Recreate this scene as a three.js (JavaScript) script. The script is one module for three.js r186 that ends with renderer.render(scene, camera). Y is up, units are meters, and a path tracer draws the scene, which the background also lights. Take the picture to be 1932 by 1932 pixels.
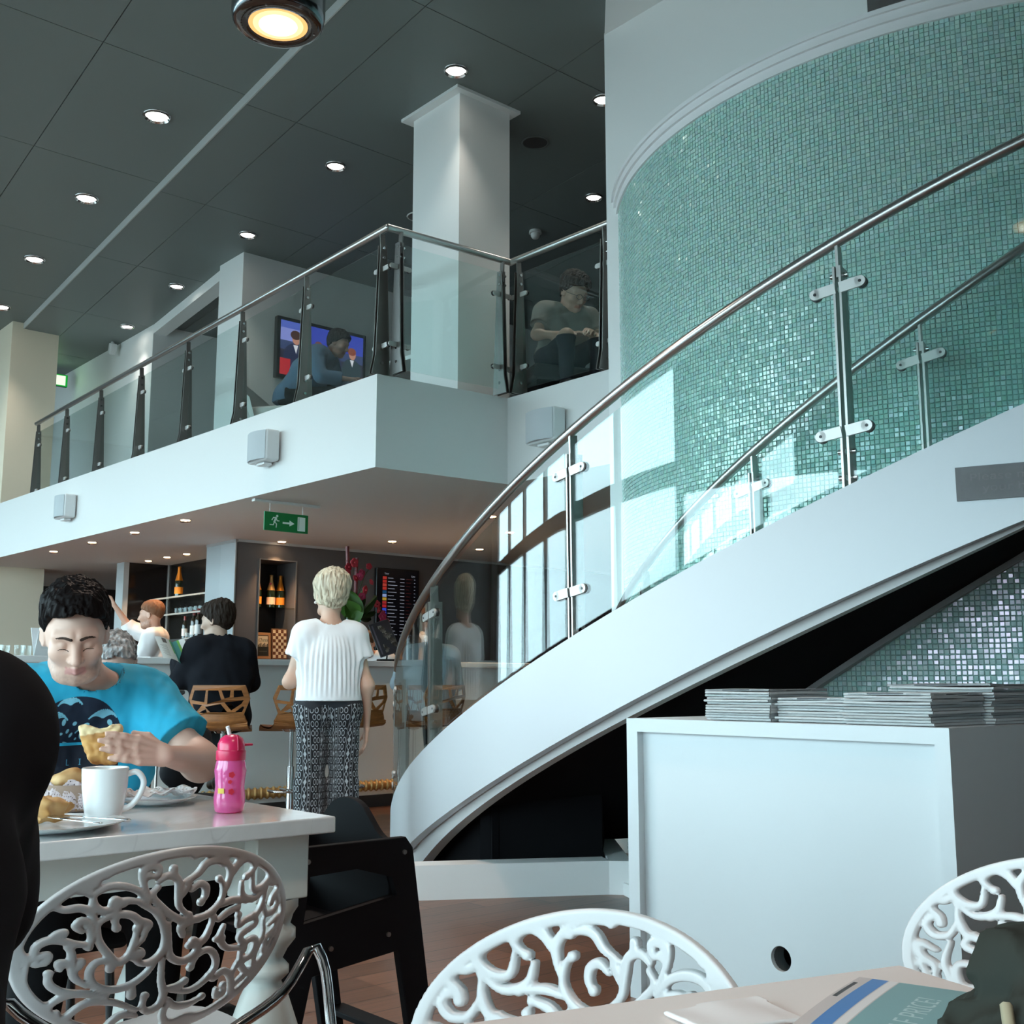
import * as THREE from 'three';
import { mergeGeometries } from 'three/addons/utils/BufferGeometryUtils.js';
import { RoundedBoxGeometry } from 'three/addons/geometries/RoundedBoxGeometry.js';
import { RectAreaLightUniformsLib } from 'three/addons/lights/RectAreaLightUniformsLib.js';
import { ImprovedNoise } from 'three/addons/math/ImprovedNoise.js';

// ---------- camera, sky, exposure ----------
const scene = new THREE.Scene();
const camera = new THREE.PerspectiveCamera(48.8, 1, 0.05, 400);
camera.position.set(0, 1.05, 0);
camera.rotation.set(0.15096, 0, 0);
const renderer = new THREE.WebGLRenderer({ antialias: true });
renderer.toneMapping = THREE.LinearToneMapping;
renderer.toneMappingExposure = 1.17;
renderer.shadowMap.enabled = true;
RectAreaLightUniformsLib.init();
scene.background = new THREE.Color().setRGB(6.0, 8.2, 9.1);      // pale overcast sky, seen through the window wall behind the camera

// ---------- helpers ----------
const A = 41 * Math.PI / 180, CA = Math.cos(A), SA = Math.sin(A);   // the building stands turned 41 degrees to the camera
const BW = (X, y, Z) => new THREE.Vector3(CA * X + SA * Z, y, -SA * X + CA * Z);   // building axes -> world
const V = (x, y, z) => new THREE.Vector3(x, y, z);
let seed = 7;
const rnd = () => { seed = (seed * 16807) % 2147483647; return seed / 2147483647; };
const rr = (a, b) => a + (b - a) * rnd();
const noise = new ImprovedNoise();
const nz = (x, y, z) => noise.noise(x + 31.7, y + 17.3, z + 5.1);
const clamp = (v, a = 0, b = 1) => Math.min(b, Math.max(a, v));
const lerp = (a, b, t) => a + (b - a) * t;

function clean(g) {
  const o = g.index ? g.toNonIndexed() : g;
  for (const k of Object.keys(o.attributes)) if (!['position', 'normal', 'uv'].includes(k)) o.deleteAttribute(k);
  if (!o.attributes.uv) o.setAttribute('uv', new THREE.BufferAttribute(new Float32Array(o.attributes.position.count * 2), 2));
  return o;
}
const merge = (list) => mergeGeometries(list.map(clean));
const M4 = (x = 0, y = 0, z = 0, rx = 0, ry = 0, rz = 0) => new THREE.Matrix4().makeRotationFromEuler(new THREE.Euler(rx, ry, rz)).setPosition(x, y, z);
const put = (g, x, y, z, rx = 0, ry = 0, rz = 0) => g.applyMatrix4(M4(x, y, z, rx, ry, rz));
const bx = (w, h, d, x = 0, y = 0, z = 0, rx = 0, ry = 0, rz = 0) => put(new THREE.BoxGeometry(w, h, d), x, y, z, rx, ry, rz);
const span = (x0, x1, y0, y1, z0, z1) => bx(x1 - x0, y1 - y0, z1 - z0, (x0 + x1) / 2, (y0 + y1) / 2, (z0 + z1) / 2);
const rb = (w, h, d, r, x = 0, y = 0, z = 0, rx = 0, ry = 0, rz = 0) => put(new RoundedBoxGeometry(w, h, d, 2, r), x, y, z, rx, ry, rz);
const cy = (r0, r1, h, x = 0, y = 0, z = 0, rx = 0, ry = 0, rz = 0, n = 24) => put(new THREE.CylinderGeometry(r0, r1, h, n), x, y, z, rx, ry, rz);
const sph = (r, x = 0, y = 0, z = 0, sx = 1, sy = 1, sz = 1, n = 16) => { const g = new THREE.SphereGeometry(r, n, Math.round(n * .7)); g.scale(sx, sy, sz); return put(g, x, y, z); };
const lathe = (pts, n = 32) => new THREE.LatheGeometry(pts.map(([r, y]) => new THREE.Vector2(r, y)), n);
const curve = (pts, closed = false) => new THREE.CatmullRomCurve3(pts.map((p) => (p.isVector3 ? p : V(...p))), closed, 'centripetal');
const tube = (pts, r, seg = 24, rs = 8, closed = false) => new THREE.TubeGeometry(curve(pts, closed), seg, r, rs, closed);
function bar(a, b, r, n = 12) {   // a round bar between two points
  const d = b.clone().sub(a), g = new THREE.CylinderGeometry(r, r, d.length(), n);
  g.applyQuaternion(new THREE.Quaternion().setFromUnitVectors(V(0, 1, 0), d.clone().normalize()));
  return g.translate((a.x + b.x) / 2, (a.y + b.y) / 2, (a.z + b.z) / 2);
}
function flatBar(a, b, w, t, side) {   // a flat bar between two points; its width lies along the vector side
  const d = b.clone().sub(a), y = d.clone().normalize(), x = side.clone().addScaledVector(y, -side.dot(y)).normalize(), z = x.clone().cross(y);
  return new THREE.BoxGeometry(w, d.length(), t).applyMatrix4(new THREE.Matrix4().makeBasis(x, y, z).setPosition(a.clone().add(b).multiplyScalar(.5)));
}
function uvm(g, s = 1) {   // uv in metres, by the way each face points
  g = clean(g); const p = g.attributes.position, n = g.attributes.normal, u = g.attributes.uv;
  for (let i = 0; i < p.count; i++) {
    const ax = Math.abs(n.getX(i)), ay = Math.abs(n.getY(i)), az = Math.abs(n.getZ(i));
    if (ay >= ax && ay >= az) u.setXY(i, p.getX(i) * s, p.getZ(i) * s);
    else if (ax >= az) u.setXY(i, p.getZ(i) * s, p.getY(i) * s);
    else u.setXY(i, p.getX(i) * s, p.getY(i) * s);
  }
  return g;
}
function grid(nu, nv, f) {   // a surface from f(u, v)
  const pos = [], uv = [], idx = [];
  for (let j = 0; j <= nv; j++) for (let i = 0; i <= nu; i++) { const p = f(i / nu, j / nv); pos.push(p.x, p.y, p.z); uv.push(i / nu, j / nv); }
  for (let j = 0; j < nv; j++) for (let i = 0; i < nu; i++) { const a = j * (nu + 1) + i; idx.push(a, a + 1, a + nu + 2, a, a + nu + 2, a + nu + 1); }
  const g = new THREE.BufferGeometry();
  g.setAttribute('position', new THREE.Float32BufferAttribute(pos, 3)); g.setAttribute('uv', new THREE.Float32BufferAttribute(uv, 2)); g.setIndex(idx); g.computeVertexNormals();
  return g;
}
function sweep(path, section, nseg) {   // a closed section (list of [a, b]) carried along path(t) -> { p, a, b }
  const pos = [], idx = [], uv = [], m = section.length;
  for (let i = 0; i <= nseg; i++) { const f = path(i / nseg); section.forEach(([x, y], k) => { const q = f.p.clone().addScaledVector(f.a, x).addScaledVector(f.b, y); pos.push(q.x, q.y, q.z); uv.push(i / nseg, k / m); }); }
  for (let i = 0; i < nseg; i++) for (let k = 0; k < m; k++) { const a = i * m + k, b = i * m + (k + 1) % m; idx.push(a, b, b + m, a, b + m, a + m); }
  for (let k = 1; k < m - 1; k++) { idx.push(0, k + 1, k); const o = nseg * m; idx.push(o, o + k, o + k + 1); }
  const g = new THREE.BufferGeometry();
  g.setAttribute('position', new THREE.Float32BufferAttribute(pos, 3)); g.setAttribute('uv', new THREE.Float32BufferAttribute(uv, 2)); g.setIndex(idx);
  const o = g.toNonIndexed(); o.computeVertexNormals(); return o;
}
const used = {};
function numbered(name) { const k = used[name] = (used[name] ?? -1) + 1; return k ? name + '_' + String(k).padStart(3, '0') : name; }
function mesh(name, g, m, parent) {
  const o = new THREE.Mesh(g, m); o.name = name; o.castShadow = o.receiveShadow = true; parent?.add(o); return o;
}
function thing(name, label, category, pos, turn = 0, group) {   // a Group at a thing's base; its children are its parts
  const o = new THREE.Group(); o.name = numbered(name); scene.add(o); o.position.copy(pos ?? V(0, 0, 0)); o.rotation.y = turn;
  o.userData = { label, category }; if (group) o.userData.group = group; return o;
}
function single(name, g, m, label, category, pos, turn = 0, group) {   // a thing of one mesh
  const o = mesh(numbered(name), g, m, scene); o.position.copy(pos ?? V(0, 0, 0)); o.rotation.y = turn;
  o.userData = { label, category }; if (group) o.userData.group = group; return o;
}
function struct(name, label, category, g, m) {   // a piece of the setting, built in building axes
  const o = g ? mesh(name, g, m, scene) : new THREE.Group(); o.name = name; if (!g) scene.add(o);
  o.rotation.y = A; o.userData = { kind: 'structure', label, category }; return o;
}
function copy(o, label, pos, turn) { const c = o.clone(); c.name = numbered(o.name.replace(/_\d{3}$/, '')); scene.add(c); if (pos) c.position.copy(pos); if (turn !== undefined) c.rotation.y = turn; c.userData = { ...o.userData, label }; return c; }

// ---------- textures ----------
function tex(w, h, f, srgb = true, rep = true) {
  const d = new Uint8Array(w * h * 4);
  for (let y = 0; y < h; y++) for (let x = 0; x < w; x++) { const c = f(x / w, y / h, x, y); const i = (y * w + x) * 4; d[i] = c[0]; d[i + 1] = c[1]; d[i + 2] = c[2]; d[i + 3] = c[3] ?? 255; }
  const t = new THREE.DataTexture(d, w, h); t.magFilter = THREE.LinearFilter; t.minFilter = THREE.LinearMipmapLinearFilter; t.generateMipmaps = true;
  if (rep) t.wrapS = t.wrapT = THREE.RepeatWrapping; if (srgb) t.colorSpace = THREE.SRGBColorSpace; t.needsUpdate = true; return t;
}
function canvas(w, h, draw) {
  const c = document.createElement('canvas'); c.width = w; c.height = h; draw(c.getContext('2d'), w, h);
  const t = new THREE.CanvasTexture(c); t.colorSpace = THREE.SRGBColorSpace; return t;
}
const tn = (u, v, f, o = 0) => { const a = u * Math.PI * 2, b = v * Math.PI * 2, k = f / 6.283; return nz(Math.cos(a) * k + o, Math.sin(a) * k + Math.cos(b) * k, Math.sin(b) * k + o * 2); };   // noise that repeats
const plasterBump = tex(256, 256, (u, v) => { const k = 128 + 50 * tn(u, v, 14) + 45 * tn(u, v, 44, 3) + rr(-16, 16); return [k, k, k]; }, false);
const hexa = (h) => { const c = new THREE.Color(h); return [c.r, c.g, c.b]; };
const std = (color, roughness = .6, more = {}) => new THREE.MeshStandardMaterial({ color: Array.isArray(color) ? new THREE.Color().setRGB(...color) : color, roughness, ...more });
const phys = (color, roughness = .5, more = {}) => new THREE.MeshPhysicalMaterial({ color: Array.isArray(color) ? new THREE.Color().setRGB(...color) : color, roughness, ...more });
const glow = (rgb) => new THREE.MeshStandardMaterial({ color: 0x111111, roughness: .5, emissive: new THREE.Color().setRGB(...rgb), emissiveIntensity: 1 });

const M = {
  white: std([.85, .85, .84], .55, { bumpMap: plasterBump, bumpScale: .0006 }),
  soffit: std([.76, .72, .70], .7, { bumpMap: plasterBump, bumpScale: .0006 }),
  cream: std([.80, .71, .56], .6, { bumpMap: plasterBump, bumpScale: .0006 }),
  ceil: std([.18, .205, .20], .5),
  dark: std([.035, .033, .033], .5),
  black: std([.012, .012, .014], .35),
  steel: std([.56, .56, .55], .28, { metalness: 1 }),
  satin: std([.50, .49, .47], .38, { metalness: 1 }),
  chrome: std([.75, .75, .76], .08, { metalness: 1 }),
  glass: phys([.92, .97, .962], 0.0, { transmission: 1, thickness: 0, ior: 1.5 }),
  pane: phys([.97, .99, .99], 0.0, { transmission: 1, thickness: 0, ior: 1.45 }),
  gloss: phys([.80, .80, .80], .22, { clearcoat: .5, clearcoatRoughness: .1 }),
};
// ---------- the room shell (building axes: X away from the window wall, Z towards the near end) ----------
const beamX = (Z) => 3.826 - .0826 * (Z + 6.794);
const prism = (pts, y0, y1) => {   // plan polygon [X, Z] between two heights
  const s = new THREE.Shape(pts.map(([x, z]) => new THREE.Vector2(x, -z)));
  return put(new THREE.ExtrudeGeometry(s, { depth: y1 - y0, bevelEnabled: false }), 0, y0, 0, -Math.PI / 2);
};
const plankTex = tex(512, 512, (u, v) => {
  const row = Math.floor(v * 8), off = (row * .37) % 1, pl = Math.floor(u * 2 + off * 2) + row * 7, k = ((pl * 7919) % 97) / 97;
  const g = nz(u * 5 + pl * 3.1, v * 90, pl) * .5 + nz(u * 22, v * 240, pl * 2.2) * .35;
  const edge = Math.min((v * 8) % 1, 1 - (v * 8) % 1) < .025 || Math.abs(((u * 2 + off * 2) % 1)) < .004 ? .55 : 1;
  const b = (.78 + .22 * k + .22 * g) * edge; return [clamp(130 * b, 0, 255), clamp(88 * b, 0, 255), clamp(68 * b, 0, 255)];
});
plankTex.repeat.set(.42, .9);
M.floor = std(0xffffff, .33, { map: plankTex });
M.carpet = std([.16, .15, .15], .9);
struct('floor', 'reddish brown wooden plank floor', 'floor', uvm(span(-3.4, 16.2, -.12, 0, -22.2, 6.4)), M.floor);

// window wall behind the camera: the daylight of the whole place
{
  const w = struct('wall_window', 'white window wall with sill and head along the lounge', 'wall', merge([span(-3.45, -3.2, 0, .40, -22, 6.2), span(-3.45, -3.2, 5.1, 5.75, -22, 6.2), span(-3.45, -3.2, .40, 5.1, -22, -20.6), span(-3.45, -3.2, .40, 5.1, 2.4, 6.2), span(-3.45, -3.2, 3.2, 5.1, -6.8, 2.4)]), M.white);
  const fm = std([.20, .21, .215], .5);
  for (let i = 0; i < 10; i++) {
    const z0 = -20.6 + i * 2.3, z1 = z0 + 2.3;
    const g = struct('window_' + (i + 1), 'tall glazed window bay with grey frame', 'window');
    const tall = z0 < -8, yt = tall ? 5.1 : 3.2, ym = 3.25;   // the bays beyond the stair rise to the ceiling, the nearer ones stop under a bulkhead
    mesh('window_frame', merge([span(-3.4, -3.22, .40, yt, z0, z0 + .09), span(-3.4, -3.22, .40, yt, z1 - .09, z1), span(-3.39, -3.23, .40, .48, z0, z1), span(-3.39, -3.23, yt - .08, yt, z0, z1), ...(tall ? [span(-3.39, -3.23, ym, ym + .25, z0, z1)] : [])]), fm, g);
    mesh('pane', span(-3.302, -3.296, .48, tall ? ym : yt - .08, z0 + .09, z1 - .09), M.pane, g);
    if (tall) mesh('pane', span(-3.302, -3.296, ym + .25, 5.02, z0 + .09, z1 - .09), M.pane, g);
  }
  const apron = single('airport_apron', new THREE.PlaneGeometry(240, 300).rotateX(-Math.PI / 2), std([.22, .22, .21], .9), 'grey tarmac apron outside the window wall', 'tarmac', BW(-126, -4, -8), A);
  apron.userData.kind = 'structure';
}
struct('wall_near', 'dark grey end wall behind the camera', 'wall', span(-3.4, 16, 0, 5.75, 6.2, 6.4), std([.10, .10, .10], .7));
struct('wall_far', 'dark end wall of the lounge beyond the corridor', 'wall', span(-3.4, 16, 0, 5.75, -22.2, -22), M.dark);
struct('wall_right', 'grey wall far behind the staircase drum', 'wall', span(16, 16.2, 0, 5.75, -22, 6.2), std([.25, .25, .25], .7));

// ceiling: dark panels with open joints, a step along the room
{
  const c = struct('ceiling', 'dark grey panelled ceiling with a step and white edge strip', 'ceiling');
  mesh('backing', span(-3.4, 16.2, 5.72, 5.8, -22.2, 6.4), M.dark, c);
  const P = (o0, o1, z0, z1, y) => { const e = .0035; return prism([[beamX(z0) + o0 + e, z0 + e], [beamX(z0) + o1 - e, z0 + e], [beamX(z1) + o1 - e, z1 - e], [beamX(z1) + o0 + e, z1 - e]].reverse(), y, y + .03); };
  const zs = []; for (let z = -21.6; z <= 6; z += 1.985) zs.push(z);
  const lo = [0, .455]; for (let o = 1.69; o < 13; o += 1.24) lo.push(o);
  for (let k = 0; k + 1 < zs.length; k++) {
    for (let i = 0; i + 1 < lo.length; i++) mesh('panel', P(lo[i], lo[i + 1], zs[k], zs[k + 1], 5.6), M.ceil, c);
    for (let i = 0; i < 6; i++) { const a = -1.15 - i * 1.22 + (i ? 0 : 0); mesh('panel', P(i ? a - 0 : -1.15, i ? a + 1.22 : 0, zs[k], zs[k + 1], 5.675), M.ceil, c); }
  }
  mesh('edge_strip', prism([[beamX(-21.8) - .012, -21.8], [beamX(-21.8), -21.8], [beamX(6), 6], [beamX(6) - .012, 6]], 5.597, 5.72), std([.50, .51, .50], .5), c);
  mesh('white_panel', prism([[5.345, -5.15], [5.0, -4.8], [3.9, -4.2], [3.9, 1], [5.345, 1]].reverse(), 5.585, 5.6), M.white, c);
}
// the gallery slab with its white front
{
  const pts = [[4.226, -6.271], [5.338, -6.191], [5.345, -5.15], [16, -5.15], [16, -22], [3.88, -22]];
  const g = struct('wall_gallery', 'white gallery front with grey underside running to the left', 'wall', prism(pts.slice().reverse(), 2.5, 3.15), [M.soffit, std([.72, .72, .71], .55, { bumpMap: plasterBump, bumpScale: .0006 })]);
  struct('floor_gallery', 'dark floor of the upper gallery', 'floor', prism(pts.map(([x, z]) => [x + .12, z - .1]).reverse(), 3.15, 3.158), M.carpet);
}
// white block that the mosaic drum bulges out of
struct('wall_core', 'tall white wall block behind the mosaic drum', 'wall', span(5.34, 6.6, 0, 5.6, -5.149, -3.1), M.white);
// upper level: back walls, columns
struct('wall_television', 'pale grey upper wall carrying the television', 'wall', span(5.371, 15.9, 3.15, 5.6, -11.08, -10.534), M.white);
struct('wall_alcove', 'pale grey side wall of the upper alcove', 'wall', span(5.678, 15.9, 3.15, 5.6, -13.8, -13.526), M.white);
struct('wall_corridor', 'white upper corridor wall fading into the dark end', 'wall', span(5.68, 5.85, 3.15, 5.6, -17.2, -13.8), M.white);
struct('trim_1', 'narrow white header over the upper alcove', 'trim', prism([[5.42, -11.08], [5.6, -11.08], [5.85, -13.526], [5.68, -13.526]], 5.48, 5.6), M.white);
struct('wall_corridor_end', 'dark end wall of the upper corridor', 'wall', span(4.0, 9, 3.158, 5.6, -17.6, -17.4), std([.06, .05, .045], .6));
{
  const c = struct('column_upper', 'square white column rising from the gallery to the ceiling', 'column');
  mesh('shaft', span(5.045, 5.555, 3.158, 5.585, -7.02, -6.42), M.white, c);
  mesh('cap_plate', span(4.975, 5.62, 5.575, 5.6, -7.1, -6.36), M.white, c);
}
struct('column_cream', 'broad cream column at the far left, both storeys', 'column', merge([span(4.34, 4.93, 0, 2.5, -15.4, -14.8), span(4.34, 4.93, 3.158, 5.675, -15.4, -14.8)]), M.cream);
// lower level behind the bar
{
  const grey = std([.115, .105, .105], .5);
  const n0 = 5.61, n1 = 6.035, y0 = 1.30, y1 = 2.312;
  struct('wall_bar', 'dark grey bar back wall with a lit bottle niche', 'wall', merge([span(5.36, n0, 0, 2.5, -10.95, -10.4), span(n1, 12, 0, 2.5, -10.95, -10.4), span(n0, n1, y1, 2.5, -10.95, -10.4), span(n0, n1, 0, y0, -10.95, -10.4)]), grey);
  const w = struct('trim_2', 'black lined bottle niche with metal edge and glass shelf in the bar wall', 'niche');
  mesh('niche_lining', span(n0, n1, y0, y1, -10.95, -10.8), M.black, w);
  const edge = std([.5, .5, .5], .3, { metalness: .8 });
  mesh('niche_edge', merge([span(n0 - .008, n0 + .004, y0, y1, -10.4, -10.388), span(n1 - .004, n1 + .008, y0, y1, -10.4, -10.388), span(n0 - .008, n1 + .008, y1, y1 + .01, -10.4, -10.388)]), edge, w);
  mesh('glass_shelf', span(n0, n1, 1.822, 1.832, -10.8, -10.41), M.glass, w);
  struct('trim_3', 'pale line along the top of the bar wall', 'trim', span(5.36, 12, 2.475, 2.5, -10.398, -10.385), std([.55, .55, .55], .5));
  const t = struct('column_tiled', 'blue grey tiled pier beside the bar wall', 'column');
  mesh('core', span(5.345, 5.5, 0, 2.5, -11.05, -10.401), M.dark, t);
  const tm = [0, 1, 2].map((k) => std([.36 + k * .03, .40 + k * .03, .42 + k * .03], .3));
  for (let i = 0; i < 2; i++) for (let j = 0; j < 3; j++) mesh('tile', rb(.012, .93 - .006, .33 - .005, .002, 5.34, .25 + .465 + (j - .4) * .93 - .0, -11.05 + .165 + i * .325), tm[(i + j * 2) % 3], t);
  mesh('corner_trim', merge([span(5.33, 5.345, 0, 2.5, -10.405, -10.39), span(5.33, 5.36, 2.47, 2.5, -11.05, -10.39)]), std([.6, .62, .63], .3, { metalness: .7 }), t);
  struct('wall_backbar', 'black shelf wall behind the bar', 'wall', span(5.935, 6.1, 0, 2.5, -13.3, -11.05), phys([.012, .012, .012], .2));
  struct('wall_panel', 'black glossy panel behind the bartender', 'wall', span(5.42, 5.92, 0, 2.5, -13.5, -13.3), phys([.012, .011, .012], .12));
  struct('trim_4', 'pale door frame at the left end of the back bar', 'trim', span(5.355, 5.42, 0, 2.5, -13.5, -13.28), std([.42, .44, .45], .4));
  struct('trim_5', 'slim pale strip in the corner of the back bar', 'trim', span(5.915, 5.933, 0, 2.5, -13.298, -13.28), std([.42, .44, .45], .4));
  struct('wall_passage', 'dark wall of the passage behind the bar', 'wall', span(4.2, 9, 0, 2.5, -17.6, -17.4), M.dark);
}
// ---------- curved staircase round the mosaic drum ----------
const OC = [8.268, -3.496], OR = 4.765, DC = [7.162, -3.361], DR = 2.473;
const poly = (c, x) => c.reduceRight((a, k) => a * x + k, 0);
const HR = (p) => p < -.585 ? poly([2.2615, 1.9992, -.1628, -.6631, .0474], -.585) + (p + .585) * 2.2 : poly([2.2615, 1.9992, -.1628, -.6631, .0474], Math.min(p, .42)) + Math.max(0, p - .42) * 1.6;   // heights by the angle p round the stair
const HT = (p) => p < -.4 ? poly([1.3085, 1.8639, .055, -.3095], -.4) + (p + .4) * 1.78 : poly([1.3085, 1.8639, .055, -.3095], Math.min(p, .42)) + Math.max(0, p - .42) * 1.75;
const HB = (p) => p < -.33 ? poly([.888, 1.9452, .0667, -.5077], -.33) + (p + .33) * 1.75 : poly([.888, 1.9452, .0667, -.5077], Math.min(p, .42)) + Math.max(0, p - .42) * 1.75;
const HL = (p) => poly([.8494, 1.9141, -.0988, .6181], clamp(p, -.42, .42)) + Math.max(0, p - .42) * 1.9;
const HIR = (p) => poly([2.2232, 1.457, .1151], p);
const HIB = (p) => .8954 + 1.4983 * p;
const cylP = (C, R, p, y) => V(C[0] - R * Math.cos(p), y, C[1] + R * Math.sin(p));
const PE = 1.02;   // where the flight ends, out of view
function ribbon(C, r0, r1, f0, f1, p0, p1, n) {   // a curved band between two radii and two height laws
  const q = (t) => { const p = lerp(p0, p1, t); return [cylP(C, r0, p, Math.max(0, f0(p))), cylP(C, r1, p, Math.max(0, f0(p))), cylP(C, r1, p, Math.max(.002, f1(p))), cylP(C, r0, p, Math.max(.002, f1(p)))]; };
  const side = (a, b) => grid(n, 1, (u, v) => { const k = q(u); return k[a].clone().lerp(k[b], v); });
  const cap = (t, fl) => { const k = q(t); return grid(1, 1, (u, v) => { if (fl) u = 1 - u; return k[0].clone().lerp(k[1], u).lerp(k[3].clone().lerp(k[2], u), v); }); };
  return merge([side(0, 1), side(1, 2), side(2, 3), side(3, 0), cap(0, false), cap(1, true)]);
}
let STAIR;
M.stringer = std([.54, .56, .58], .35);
{
  const s = thing('staircase', 'curved white staircase winding up round the mosaic drum', 'staircase', V(0, 0, 0), A);
  const p0 = -.66;
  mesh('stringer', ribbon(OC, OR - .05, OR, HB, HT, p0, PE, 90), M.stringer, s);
  mesh('lower_lip', ribbon(OC, OR - .12, OR - .06, HL, (p) => HL(p) + .12, -.5, PE, 70), std([.52, .50, .49], .5), s);
  const ic = DC, ir = DR + .02;
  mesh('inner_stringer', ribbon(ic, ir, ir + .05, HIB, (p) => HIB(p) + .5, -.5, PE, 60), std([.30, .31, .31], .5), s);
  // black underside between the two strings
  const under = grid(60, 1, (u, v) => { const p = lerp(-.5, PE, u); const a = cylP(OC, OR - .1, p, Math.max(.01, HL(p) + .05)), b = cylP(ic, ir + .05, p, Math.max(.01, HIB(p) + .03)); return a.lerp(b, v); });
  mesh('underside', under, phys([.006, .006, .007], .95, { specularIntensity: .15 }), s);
  const n = 20;
  for (let i = 0; i < n; i++) {
    const a = lerp(-.56, PE, i / n), b = lerp(-.56, PE, (i + 1) / n) + .015, y = HT(a) - .02;
    const q = [[OC, OR - .06, a], [OC, OR - .06, b], [ic, ir + .06, b], [ic, ir + .06, a]].map(([C, R, p]) => cylP(C, R, p, 0));
    mesh('tread', prism(q.map((v) => [v.x, v.z]), y - .05, y), std([.35, .35, .34], .6), s);
  }
  // plinth at the foot
  mesh('plinth', prism([[3.393, -4.657], [4.247, -4.138], [4.32, -4.26], [3.46, -4.78]], 0, .165), M.white, s);
  mesh('plinth_end', merge([prism([[4.247, -4.138], [4.9, -4.9], [4.98, -4.83], [4.32, -4.05]].reverse(), 0, .165), prism([[4.25, -4.0], [4.34, -3.95], [4.4, -4.06], [4.3, -4.1]], 0, .06)]), M.white, s);
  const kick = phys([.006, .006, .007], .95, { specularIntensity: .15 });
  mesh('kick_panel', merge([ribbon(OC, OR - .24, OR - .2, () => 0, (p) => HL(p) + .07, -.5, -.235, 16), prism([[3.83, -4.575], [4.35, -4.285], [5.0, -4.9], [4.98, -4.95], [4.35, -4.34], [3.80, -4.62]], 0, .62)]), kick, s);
  STAIR = s;
}
// posts with clamps, glass and rails
function balustrade(root, C, R, rail, base, posts, p0, p1, gapTop, names) {
  const up = V(0, 1, 0);
  const path = []; for (let i = 0; i <= 60; i++) { const p = lerp(p0, p1, i / 60); path.push(cylP(C, R, p, rail(p))); }
  mesh('handrail', new THREE.TubeGeometry(curve(path), 120, .0235, 14), M.steel, root);
  posts.forEach((p) => {
    const rad = V(-Math.cos(p), 0, Math.sin(p)), tan = V(Math.sin(p), 0, Math.cos(p)), y1 = rail(p) - .035, y0 = base(p) - .06;
    const at = (y, a = 0, b = 0) => cylP(C, R - .01, p, y).addScaledVector(rad, a).addScaledVector(tan, b);
    const post = mesh('post', merge([flatBar(at(y0, -.015, -.012), at(y1 - .07, -.006, -.012), .075, .009, rad), flatBar(at(y0, -.015, .012), at(y1 - .07, -.006, .012), .075, .009, rad), flatBar(at(y1 - .11, -.004), at(y1 + .02, 0), .045, .011, rad)]), M.satin, root);
    for (const [y, b] of [[y1 - .10, 1], [y1 - .155, 1], [y0 + .10, 1], [y0 + .20, 1]]) mesh('bolt', merge([-1, 1].map((k) => bar(at(y, -.004, k * .006), at(y, -.004, k * .034), .011, 10))), M.chrome, post);
    for (const f of [.80, .22]) {
      const y = lerp(base(p), rail(p), f);
      for (const k of [-1, 1]) {
        const dy = (rail(p + .02) - rail(p - .02)) / (R * .04) * .35;
        const a = at(y, .028, k * .008), b = at(y + k * .085 * dy, .028, k * .088);
        const clamp_ = mesh('clamp', merge([flatBar(a, b, .042, .010, up.clone().cross(tan).cross(tan).multiplyScalar(-1).add(up)), bar(b.clone().addScaledVector(rad, -.005), b.clone().addScaledVector(rad, .005), .021, 18)]), std([.62, .61, .59], .5, { metalness: .85 }), post);
        mesh('clamp_washer', merge([bar(b.clone().addScaledVector(rad, -.026), b.clone().addScaledVector(rad, -.005), .0235, 18), bar(b.clone().addScaledVector(rad, .005), b.clone().addScaledVector(rad, .0065), .006, 12)]), M.black, post);
      }
    }
  });
  for (let i = 0; i + 1 < posts.length; i++) {
    const a = posts[i] + .03 / R * 1.0, b = posts[i + 1] - .03 / R * 1.0;
    mesh('glass_panel', ribbon(C, R - .006 + .012, R - .006 + .022, (p) => base(p) + .025, (p) => rail(p) - gapTop, a, b, 24), M.glass, root);
  }
}
const TR = Math.PI / 180;
{
  balustrade(STAIR, OC, OR - .03, HR, HT, [-36, -33.2, -19, -1.9, 14.4, 30.5, 46].map((d) => d * TR), -.60, .98, .085);
  balustrade(STAIR, DC, DR + .13, HIR, (p) => HIR(p) - .93, [-40, -21.5, -.95, 18.3, 38, 56].map((d) => d * TR), -.62, .98, .085);
}
// metal notice on the stringer
{
  const g = ribbon(OC, OR + .003, OR + .009, () => 1.685, () => 1.805, 19.1 * TR, 24.5 * TR, 10);
  const o = thing('notice_plate', 'brushed metal plate on the white stringer asking to mind your head', 'sign', V(0, 0, 0), A);
  mesh('plate', g, std([.07, .065, .065], .42, { metalness: .5 }), o);
  const t = canvas(512, 192, (c, w, h) => { c.clearRect(0, 0, w, h); c.fillStyle = '#5a5654'; c.font = '58px sans-serif'; c.textAlign = 'left'; c.fillText('Please mind', 34, 80); c.fillText('your head', 84, 150); });
  mesh('lettering', grid(12, 1, (u, v) => cylP(OC, OR + .0096, lerp(19.3, 24.4, u) * TR, lerp(1.69, 1.80, v))), std(0xffffff, .5, { map: t, transparent: true, alphaTest: .3 }), o);
}
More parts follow.
